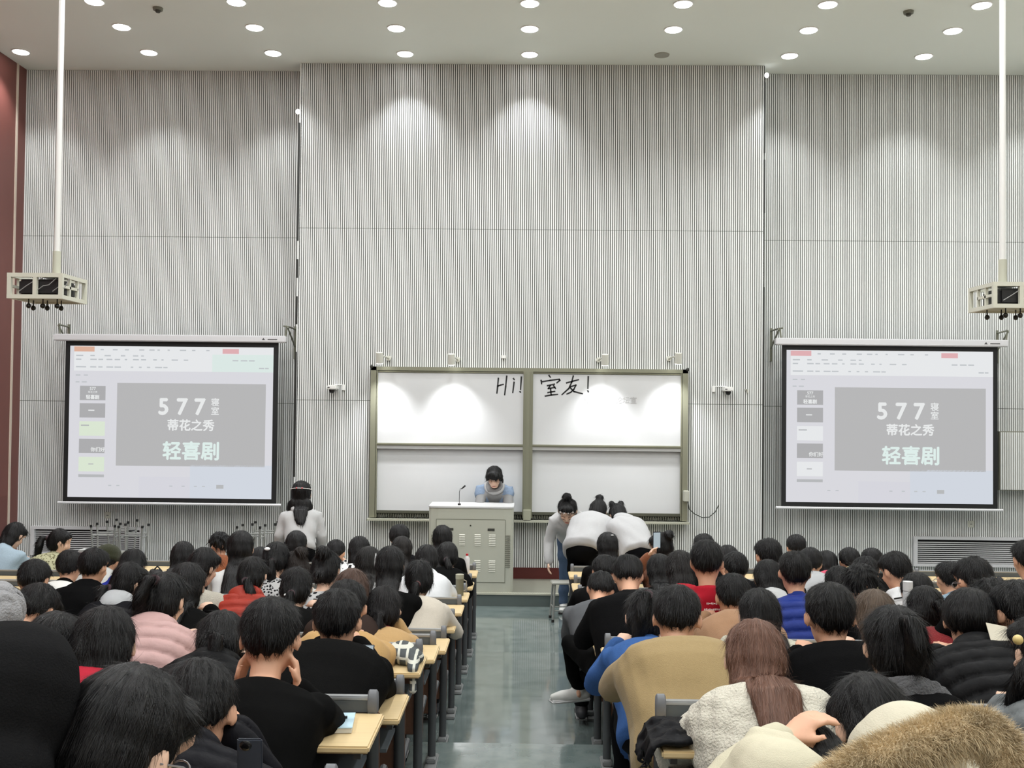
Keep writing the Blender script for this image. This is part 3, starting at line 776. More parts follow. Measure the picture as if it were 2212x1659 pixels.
def set_flow(me, H):
    co = np.empty(len(me.vertices) * 3); me.vertices.foreach_get('co', co); co = co.reshape(-1, 3)
    Hi = np.array(H.inverted()); q = co @ Hi[:3, :3].T + Hi[:3, 3]
    r = np.sqrt(q[:, 0] ** 2 + (q[:, 1] + .03) ** 2) + .004
    fl = np.stack([q[:, 0] / r * 3.2 + q[:, 0] * 6, (q[:, 1] + .03) / r * 3.2, q[:, 2] * .9], 1)
    a = me.attributes.new('flow', 'FLOAT_VECTOR', 'POINT'); a.data.foreach_set('vector', fl.ravel())

def folds(me, kind, a_deg, amp=1.0, seed=0, u=None):
    co, no = vn(me); rg = np.random.default_rng(seed)
    d = np.zeros(len(co))
    for i in range(5):
        k = rg.normal(0, 1, 3) * np.array([12, 10, 22]); d += np.sin(co @ k + rg.uniform(0, 6)) * .0022
    if kind == 'puffer':
        sp = co @ np.array(u)
        d = d * .8 + (np.abs(np.sin(sp * math.pi / .075)) ** .45 - .7) * (.017 if len(co) > 30000 else .024)
        d += np.sin(co @ np.array([60, 25, 15])) * .0015
    elif kind == 'sherpa':
        for i in range(5):
            k = rg.normal(0, 1, 3) * 75; d += np.sin(co @ k + rg.uniform(0, 6)) * .0016
    elif kind in ('hoodie', 'tee', 'coat', 'denim', 'knit', 'sweat'):
        k = np.array([14, 8, 30]); d += np.sin(co @ k + 2.5 * np.sin(co[:, 0] * 11 + seed)) * .003
    setv(me, co + no * (d * amp)[:, None])

TAKEN = []
def build_person(s):
    rg = random.Random(int(s['px'] * 7 + s['top']))
    near = s['d'] < 5.2; vox = min(.016, max(.0085, s['d'] * .0024)); vh = min(.013, max(.0065, s['d'] * .0022))
    stand = s.get('pose') == 'stand'
    by = math.radians(s.get('by', 0)); tilt = math.radians(s.get('tilt', 15) + (9 if s.get('pose') != 'stand' and s.get('tilt', 15) < 40 else 0)); yaw = math.radians(s.get('yaw', 0)); roll = math.radians(s.get('roll', 0))
    fem = s.get('fem', False); ws = .93 if fem else 1.03
    HS = 1.16 * s.get('hs', 1.0)
    hz = .93 if stand else .47
    S0 = s.get('S', 1.0)
    R = Matrix.Rotation(by, 4, 'Z')
    curve = lambda a, q: Vector((0, math.sin(a * (.75 + .35 * q)), math.cos(a * (.75 + .35 * q))))
    def spine(a, q):
        n = 8; p = Vector((0, 0, hz * (S if stand else 1)))
        for i in range(n):
            if i / n >= q: break
            st = min(1 / n, q - i / n); p = p + curve(a, i / n) * (.50 * S * st)
        if q > 1: p = p + curve(a, 1) * (.5 * S * (q - 1))
        return p
    def headm(a):
        nb = spine(a, 1.0); na = a * .6 + max(tilt, 0) * .9; nd = Vector((0, math.sin(na), math.cos(na)))
        pv = nb + nd * (.088 * S)
        Hm = Matrix.Translation(pv) @ rot(yaw, tilt, roll) @ Matrix.Diagonal((HS * 1.08, HS, HS, 1))
        c = Hm @ Vector((0, -.02, .125)); ztop = c.z + HS * math.sqrt((.105 * math.sin(tilt)) ** 2 + (.108 * math.cos(tilt)) ** 2)
        return Hm, ztop
    amin, amax = math.radians(s.get('amin', 3)), math.radians(s.get('amax', 68))
    dd_, kk = s['d'], None
    for it in range(1 if stand else 5):
        world = P(s['px'], s['top'], dd_); X0, Z = world.x, world.z
        base = s.get('z', fz(dd_ - .1)) if kk is None else fz(ROWY[kk] - .15)
        T = Z - base; S = S0
        if headm(amin)[1] < T: S = min(1.14, S * (1 + (T - headm(amin)[1]) / (.85 if not stand else 1.6)))
        lo, hi = amin, amax
        if headm(lo)[1] <= T: a = lo
        elif headm(hi)[1] >= T: a = hi
        else:
            for _ in range(24):
                m_ = (lo + hi) / 2
                if headm(m_)[1] > T: lo = m_
                else: hi = m_
            a = lo
        H, zt = headm(a); hc = H @ Vector((0, -.02, .12)); o = R @ hc
        if stand or s.get('free'): break
        if kk is None:
            best = None
            for k in range(14):
                cost = abs(ROWY[k] + .20 + o.y - s['d']) + (.9 if any(k == k2 and abs(X0 - x2) < .30 for k2, x2 in TAKEN) else 0)
                if best is None or cost < best[0]: best = (cost, k)
            kk = best[1]; TAKEN.append((kk, X0))
        dd_ = ROWY[kk] + .20 + o.y
    dz = T - zt
    loc = Vector((X0 - o.x, dd_ - o.y, base + (dz if abs(dz) > .01 and not stand else 0)))
    s['d'] = dd_
    if stand: loc.z = base
    root = empty('person', loc, by)
    tag(root, s['label'], 'person', s.get('group'))
    Wi = (Matrix.Translation(loc) @ R).inverted()
    Xa = Vector((1, 0, 0))
    def D(q):
        c = curve(a, q); return Vector((0, c.z, -c.y))
    # torso rings
    TR = [(-.34 if stand and a < .5 else -.12, .165, .135), (0, .175, .132), (.25, .165, .12), (.5, .185, .126), (.72, .207, .128), (.86, .213, .118), (.95, .182, .102), (1.02, .112, .085), (1.07, .066, .066)]
    def torso(mb, gi, top=9, bot=0, wid=1.0):
        rings = []
        for (q, w_, h_) in TR[bot:top]:
            c = spine(a, q) if q >= 0 else spine(a, 0) + Vector((0, 0, q * .5))
            dd = D(max(q, 0)); r = []
            g = gi if q < .99 else gi * .5
            for k in range(20):
                an = 2 * math.pi * k / 20; cx, sx = math.cos(an), math.sin(an)
                r.append(c + Xa * (math.copysign(abs(cx) ** .85, cx) * (w_ * ws * wid + g)) + dd * (math.copysign(abs(sx) ** .85, sx) * (h_ * ws + g)))
            rings.append(r)
        mb.loft(rings)
    nb = spine(a, 1.0)
    # arms
    arms = {}
    mode = s.get('arms', 'desk')
    for sd in (-1, 1):
        sh = spine(a, .88) + Xa * (sd * .19 * ws)
        hy = .40 + rg.uniform(-.03, .05); pole = Vector((sd * .9, -.35, -.7))
        md = mode[0 if sd < 0 else 1] if isinstance(mode, (tuple, list)) else mode
        if md == 'desk': tg = Vector((sd * rg.uniform(.06, .15), max(hy, sh.y + .27), .77)); pole = Vector((sd * .55, -.3, -.9))
        elif md == 'phone': tg = Vector((sd * .055, sh.y + .28, sh.z - .12))
        elif md == 'cheek': tg = H @ Vector((sd * .085, .03, -.03)); pole = Vector((sd * .7, .2, -1))
        elif md == 'down': tg = sh + Vector((sd * .06, .06, -.50 * S)); pole = Vector((sd * .5, -1, 0))
        elif md == 'wide': tg = Vector((sd * .10, sh.y + .16, .78)); pole = Vector((sd * .9, -.1, -.8))
        elif md == 'front': tg = sh + Vector((-sd * .02, .40, -.33))
        else:
            tg = Wi @ P(*md)
        el, wr = ik(sh, tg, .285 * S, .255 * S, pole)
        arms[sd] = (sh, el, wr, md)
    b = MB()
    torso(b, -.006)
    # head pieces, head-local
    mb_h = b
    for c, r in (((0, -.012, .125), (.074, .092, .098)), ((0, .015, .075), (.062, .072, .085)), ((0, .052, .022), (.034, .030, .026)), ((0, .078, .155), (.05, .012, .03)),
                 ((.034, .066, .085), (.024, .018, .018)), ((-.034, .066, .085), (.024, .018, .018)), ((0, .082, .046), (.024, .011, .011))):
        mb_h.ell(c, r, H)
    mb_h.tube([H @ Vector((0, .078, .125)), H @ Vector((0, .096, .093)), H @ Vector((0, .100, .078)), H @ Vector((0, .082, .07))], [.009, .012, .015, .010], 8, True)
    for sd in (-1, 1):
        E = H @ Matrix.Translation((sd * .079, -.006, .10)) @ Matrix.Rotation(sd * -.45, 4, 'Z')
        mb_h.ell((0, 0, 0), (.008, .019, .031), E, 10, 7); mb_h.ell((sd * .004, -.013, .004), (.006, .008, .026), E, 8, 6)
    b.tube([nb - curve(a, 1) * .05, nb + curve(a, 1) * .02, H @ Vector((0, -.012, .035)), H @ Vector((0, -.01, .08))], [.06 * ws, .054 * ws, .053 * ws, .055 * ws], 14)
    hcurl = .9 if mode == 'phone' else .5
    for sd, (sh, el, wr, md) in arms.items():
        b.tube([sh, sh.lerp(el, .5), el, el.lerp(wr, .35), wr], [.052 * ws, .044 * ws, .038 * ws, .038 * ws, .026 * ws], 12, True)
        fd = (wr - el).normalized()
        if md == 'desk': fd = (fd * .4 + Vector((-sd * .2, .7, -.1))).normalized()
        if md == 'cheek': fd = (fd * .6 + (H.to_3x3() @ Vector((0, .2, .9)))).normalized(); pal = H @ Vector((0, 0, .05)) - wr
        elif md == 'down': pal = Vector((-sd, 0, 0))
        elif md in ('phone',): pal = Vector((-sd * .6, .3, .3))
        else: pal = Vector((0, 0, -1)) if abs(fd.z) < .8 else Vector((-sd, 0, 0))
        hand_pieces(b, wr, fd, pal, sd, hcurl, 1.0)
    # legs
    legs = {}
    for sd in (-1, 1):
        hp = Vector((sd * .09, .0, hz * (S if stand else 1) - .02))
        if stand: kn = Vector((sd * .09, .03, .49 * S)); an = Vector((sd * .10, .0, .085))
        else: kn = Vector((sd * .12, .43, hz + .03)); an = Vector((sd * .12, .40, .09))
        key = 'kneeL' if sd < 0 else 'kneeR'
        if key in s: kn = Wi @ P(*s[key][0]); an = Wi @ P(*s[key][1])
        legs[sd] = (hp, kn, an)
        b.tube([hp, hp.lerp(kn, .5), kn, kn.lerp(an, .3), an], [.078, .068, .052, .050, .034], 12, True)
        b.tube([an + Vector((0, -.03, -.03)), an + Vector((0, .06, -.045)), an + Vector((0, .15, -.06))], [.035, .036, .022], 10, True, flat=.8)
    me = remesh(b, vox, 3)
    body = link('body', me, M_skin_pale if fem else M_skin, root)
    # trousers and shoes
    tr = MB(); tc_ = s.get('tc', (28, 28, 32))
    for sd in (-1, 1):
        hp, kn, an = legs[sd]
        tr.tube([hp + Vector((0, 0, .03)), hp.lerp(kn, .5), kn, kn.lerp(an, .4), an + Vector((0, 0, .03))], [.102, .088, .070, .066, .055], 12, True)
    tr.ell(spine(a, 0) + Vector((0, -.01, -.02)), (.18 * ws, .135, .13))
    me = remesh(tr, .018 if s['d'] > 5 and not s.get('fine') else .013, 3); folds(me, 'tee', 0, 1.2, 3)
    link('trousers', me, cloth_mat('denim' if tc_[2] > tc_[0] + 14 else 'tee', tc_), root)
    for sd in (-1, 1):
        an = legs[sd][2]
        fdv = s.get('foot', (0, 1, 0)); fdv = Vector(fdv)
        m2 = MB(); q0 = an + Vector((0, 0, -.045))
        m2.tube([q0 - fdv * .05, q0 + fdv * .03, q0 + fdv * .13, q0 + fdv * .19], [.044, .048, .042, .026], 12, True, flat=1.0); m2.tube([an + Vector((0, 0, .02)), an + Vector((0, 0, -.03))], [.045, .05], 12)
        shc = s.get('shoe', (40, 40, 44))
        sh_o = link('shoe', remesh(m2, .008, 2), mat('shoe_upper', shc, .6), root)
        m3 = MB(); m3.box(-.048, .048, -.085, .215, -.085, -.062)
        zz = math.atan2(-fdv.x, fdv.y)
        so = m3.build('sole', mat('shoe_sole', s.get('sole', (150, 150, 150)), .6), sh_o, bevel=.012); so.location = an; so.rotation_euler = (0, 0, zz)
    # garment
    g = s.get('g', 'hoodie'); gc = s['gc']; gi = dict(tee=.012, hoodie=.026, coat=.028, puffer=.045, sherpa=.045, denim=.022, knit=.022, floral=.016, mono=.016, sweat=.018, check=.014).get(g, .02)
    gi += s.get('gi', 0); sl = dict(tee=.016, hoodie=.024, coat=.026, puffer=.034, sherpa=.036, denim=.02, knit=.02).get(g, .016)
    G = MB(); torso(G, gi, 8 if g in ('tee', 'floral', 'mono', 'knit', 'sweat', 'check') else 9)
    for sd, (sh, el, wr, md) in arms.items():
        cuff = el.lerp(wr, .93)
        G.tube([sh + Xa * (-sd * .03) + curve(a, 1) * .0, sh, sh.lerp(el, .5), el, el.lerp(wr, .4), cuff], [.058 * ws + sl, .060 * ws + sl, .051 * ws + sl, .047 * ws + sl, .042 * ws + sl, .034 * ws + sl * .8], 14, True)
    u1 = curve(a, 1); d1 = D(1)
    if g in ('hoodie', 'puffer') and s.get('hood', True):
        hoodc = nb - d1 * (.095) + u1 * .005
        if not s.get('hoodcol'):
            rm = Matrix.Translation(hoodc) @ Matrix.Rotation(-a, 4, 'X')
            G.ell((0, 0, -.02), (.125, .055, .075), rm); G.ell((0, -.01, -.07), (.085, .05, .07), rm)
        pts = [nb + Xa * (.098 * math.cos(t)) + d1 * (-.085 * math.sin(t) - .005) + u1 * (.035 + .02 * math.sin(t)) for t in [(-.45 + i * .17) * math.pi for i in range(12)]]
        G.tube(pts, [.02] + [.034] * 10 + [.02], 10, True)
    if g in ('coat', 'denim', 'floral') or s.get('collar'):
        ring = []
        for (rr_, hh) in ((.094, -.015), (.098, .02), (.084, .052), (.07, .055), (.066, .02)):
            ring.append([nb + Xa * (rr_ * math.cos(t) * ws) + d1 * (rr_ * .92 * math.sin(t)) + u1 * (hh - .01 * math.sin(t)) for t in [k * math.pi / 10 for k in range(20)]])
        G.loft(ring)
    if g == 'sherpa': 
        pts = [nb + Xa * (.085 * math.cos(t)) + d1 * (-.075 * math.sin(t)) + u1 * .02 for t in [(-.3 + i * .16) * math.pi for i in range(12)]]
        G.tube(pts, .03, 10, True)
    me = remesh(G, vox, 3); folds(me, g, 0, 1.0 if near else .9, rg.randint(0, 99), tuple(u1))
    gname = dict(tee='top', hoodie='hoodie', coat='coat', puffer='puffer_jacket', sherpa='fleece_coat', denim='denim_jacket', knit='sweater', floral='shirt', mono='shirt', sweat='sweater', check='shirt').get(g, 'jacket')
    go = link(gname, me, cloth_mat(g, gc), root)
    if s.get('hoodcol'):
        hb = MB(); rm = Matrix.Translation(nb - d1 * .10 + u1 * .01) @ Matrix.Rotation(-a, 4, 'X')
        hb.ell((0, 0, -.02), (.13, .06, .08), rm); hb.ell((0, -.012, -.075), (.09, .055, .075), rm)
        me = remesh(hb, vox, 3); folds(me, 'hoodie', 0, 1.3, 5); link('hood', me, cloth_mat(s.get('hoodkind', 'hoodie'), s['hoodcol']), go)
    if s.get('collarcol'):
        cb = MB(); ring = []
        wd_ = s.get('collarw', 1.0)
        for (rr_, hh) in ((.10 * wd_, -.04), (.108 * wd_, .0), (.092, .05), (.074, .058), (.066, .0), (.066, -.04)):
            ring.append([nb + Xa * (rr_ * math.cos(t)) + d1 * (rr_ * .95 * math.sin(t)) + u1 * (hh - .012 * math.sin(t)) for t in [k * math.pi / 10 for k in range(20)]])
        cb.loft(ring)
        if wd_ > 1.2:
            for sd in (-1, 1): cb.tube([nb - d1 * .06 + u1 * .02, nb + Xa * sd * .10 - d1 * .06 - u1 * .015, nb + Xa * sd * .175 - d1 * .01 - u1 * .06], [.05, .045, .03], 10, True)
            cb.ell(nb - d1 * .085 - u1 * .02, (.12, .05, .06))
        me = remesh(cb, min(vox, .009), 2); folds(me, s.get('collarkind', 'coat'), 0, .8, 2); link('collar', me, cloth_mat(s.get('collarkind', 'coat'), s['collarcol']), go)
    # hair
    hs_ = s.get('hair', 'short'); hcol = s.get('hc', (15, 14, 15)); hm = hair_mat(hcol)
    hb = MB()
    if hs_ in ('short', 'crew', 'curly', 'bowl'):
        hb.ell((0, -.024, .140), (.084 if hs_ != 'bowl' else .090, .088, .094), H); hb.ell((0, -.005, .172), (.077, .088, .060), H); hb.ell((0, -.052, .112), (.070, .056, .066), H)
        if hs_ == 'curly': hb.ell((0, -.03, .155), (.092, .095, .095), H)
        if hs_ == 'bowl': hb.ell((0, -.03, .12), (.088, .085, .075), H)
        if hs_ != 'crew': hb.ell((0, .052, .175), (.066, .040, .038), H)
    else:
        hb.ell((0, -.022, .135), (.086, .092, .100), H); hb.ell((0, -.035, .095), (.086, .078, .085), H); hb.ell((0, .045, .175), (.068, .042, .042), H)
    L_ = s.get('len', 1.0); ps = s.get('side', 0.0)
    def flat(c, w_, h_, dv):
        return [c + Xa * (w_ * math.cos(t)) + dv * (h_ * math.sin(t)) for t in [k * math.pi / 8 for k in range(16)]]
    if hs_ in ('long', 'bob'):
        hx = (H.to_3x3() @ Vector((1, 0, 0))).normalized(); hy_ = (H.to_3x3() @ Vector((0, 1, 0))).normalized()
        def fl2(c, w_, h_): return [c + hx * (w_ * math.cos(t)) + hy_ * (h_ * math.sin(t)) for t in [k * math.pi / 8 for k in range(16)]]
        rings = [fl2(H @ Vector((0, -.03, .13)), .090, .085), fl2(H @ Vector((0, -.035, .07)), .094, .08), fl2(H @ Vector((0, -.045, .01)), .094, .066)]
        if hs_ == 'bob':
            rings += [fl2(H @ Vector((0, -.045, -.03)), .092, .055), fl2(H @ Vector((0, -.045, -.05)), .080, .042)]
        else:
            c1 = spine(a, .97) - D(1) * (TR[6][2] * ws + gi * .6)
            c0 = H @ Vector((0, -.05, .01)); rings.append(fl2(c0.lerp(c1, .5), .086, .058))
            for i, (w_, h_) in enumerate(((.084, .048), (.086, .038), (.082, .032), (.070, .026), (.040, .016))):
                t_ = .97 - i * .17 * L_
                bk = TR[6][2] * ws + gi * .6 if i == 0 else TR[5][2] * ws + gi + .014
                c = spine(a, max(t_, 0)) - D(max(t_, 0)) * bk + Xa * ps * i * .25
                rings.append(flat(c, w_ * (1 + rg.uniform(-.05, .05)), h_, D(max(t_, 0))))
        hb.loft(rings)
    gp = None
    if hs_.startswith('pony') or hs_ == 'halfup':
        gz = {'ponylow': .055, 'ponyhigh': .175, 'pony': .12, 'halfup': .15}[hs_]
        gp = H @ Vector((0, -.108, gz)); g2 = H @ Vector((0, -.150, gz - .005))
        Ls = .30 * L_
        pts = [gp, g2 + Vector((ps * .2, 0, 0)), g2 + Vector((ps * .5, -.022, -Ls * .25)), g2 + Vector((ps * .8, -.015, -Ls * .55)), g2 + Vector((ps, .0, -Ls * .85)), g2 + Vector((ps * 1.1, .005, -Ls))]
        hb.tube(pts, [.020, .030, .040, .038, .026, .010], 12, True)
        if hs_ == 'halfup': pass
    if hs_ == 'bun': gp = H @ Vector((0, -.10, .19)); hb.ell((0, -.10, .20), (.048, .045, .045), H)
    if hs_ == 'topbun': gp = H @ Vector((0, -.04, .23)); hb.ell((.0, -.045, .25), (.042, .042, .038), H)
    if hs_ == 'twobuns':
        for sd in (-1, 1): hb.ell((sd * .05, -.05, .225), (.032, .034, .034), H)
    for e in s.get('hairx', []): hb.ell(e[0], e[1], H)
    me = remesh(hb, vh, 2)
    co, no = vn(me); Hi = np.array(H.inverted()); q = co @ Hi[:3, :3].T + Hi[:3, 3]
    az = np.arctan2(q[:, 0], -(q[:, 1] + .03)); amp = .0022 if hs_ != 'curly' else .006
    dd = np.sin(az * 17 + q[:, 2] * 14) * amp * .6 + np.sin(az * 29 + 1 + q[:, 2] * 9 + rg.uniform(0, 6)) * amp * .5 + np.sin(az * 7 + q[:, 2] * 30 + rg.uniform(0, 6)) * amp
    if hs_ == 'curly': dd += np.sin(q @ np.array([150, 90, 60])) * .004 + np.sin(q @ np.array([-70, 130, 120])) * .004
    setv(me, co + no * dd[:, None])
    ns = int(min(9000, 16000 / s['d'])) if s['d'] < 9 else 700
    if s.get('strands', True): me = add_strands(me, H, ns, ((.030 if hs_ in ('short', 'crew', 'bowl') else .060) * (.6 if s['d'] < 2.6 else 1)) * (.8 if hs_ == 'curly' else 1), max(.00045, s['d'] * .00022), .30 if hs_ in ('short', 'crew') else (.8 if hs_ == 'curly' else .10), rg.randint(0, 999))
    set_flow(me, H)
    ho = link('hair', me, hm, root)
    if gp is not None and s.get('tie', True):
        tie = MB().tube([gp - (H.to_3x3() @ Vector((0, .004, 0))), gp - (H.to_3x3() @ Vector((0, .02, 0)))], .026, 12); tie.build('hair_tie', mat('tie', s.get('tiecol', (60, 40, 46)), .6), ho, True)
    if s.get('beanie'):
        bb = MB(); bb.ell((0, -.018, .158), (.096, .104, .088), H); bb.ell((0, -.02, .128), (.098, .106, .04), H); link('knitted_cap', remesh(bb, vh, 2), cloth_mat('knit', s['beanie']), root)
    for (c, r, cc, nm) in s.get('bits', []):
        MB().ell(c, r, H, 10, 7).build(nm, mat(nm, cc, .3), ho, True)
    if s.get('glasses'):
        mb = MB()
        for sd in (-1, 1):
            c0 = [H @ Vector((sd * .031 + .021 * math.cos(t), .090, .108 + .017 * math.sin(t))) for t in [k * math.pi / 8 for k in range(17)]]; mb.tube(c0, .002, 6)
            mb.tube([H @ Vector((sd * .057, .093, .11)), H @ Vector((sd * .083, .04, .112)), H @ Vector((sd * .086, -.01, .105))], .002, 6)
        mb.build('glasses', mat('glasses_frame', (150, 150, 155), .3, metal=.6), root)
    if s.get('headband'):
        pts = [H @ Vector((.0905 * math.sin(t), -.022 + .0945 * math.cos(t), .150 - .028 * math.cos(t))) for t in [k * math.pi / 12 for k in range(25)]]
        hbm = MB().tube(pts, .0045, 8).build('headband', mat('headband_white', (232, 228, 226), .4), ho, True)
        for k in (2, 3, 21, 22, 11, 13):
            MB().ell(pts[k], (.011, .009, .010)).build('headband_bead', mat('bead', (196, 90, 96) if k % 2 else (240, 240, 240), .3), hbm, True)
    if s.get('face'):
        for sd in (-1, 1):
            MB().ell((sd * .031, .0835, .100), (.015, .008, .0075), H, 10, 7).build('eyelid', M_skin_pale, root, True)
            MB().tube([H @ Vector((sd * .017, .0905, .0975)), H @ Vector((sd * .031, .0935, .0955)), H @ Vector((sd * .046, .086, .0985))], [.0012, .0026, .0016], 6).build('eyelashes', hm, root, True)
            MB().tube([H @ Vector((sd * .014, .093, .122)), H @ Vector((sd * .032, .094, .128)), H @ Vector((sd * .05, .084, .123))], [.002, .0035, .002], 6).build('eyebrow', hm, root, True)
        MB().ell((0, .0925, .046), (.020, .004, .0055), H, 10, 6).build('lips', mat('lips', (170, 96, 90), .4), root, True)
    s['_root'] = root; s['_H'] = Matrix.Translation(loc) @ R @ H; s['_nb'] = Matrix.Translation(loc) @ R @ nb; s['_a'] = a; s['_go'] = go; s['_arms'] = arms; s['_M'] = Matrix.Translation(loc) @ R
    s['_D1'] = d1; s['_u1'] = u1; s['_nbl'] = nb; s['_gi'] = gi; s['_spine'] = spine; s['_Df'] = D
    return root
K = (15, 14, 15); DB = (44, 32, 27); BR = (92, 66, 50); BK = (20, 20, 21)
GL, GR = 'students seated left of the aisle', 'students seated right of the aisle'
def f(px, top, d, hair, g, gc, label, **k):
    k.update(px=px, top=top, d=d, hair=hair, g=g, gc=gc, label=label); return k
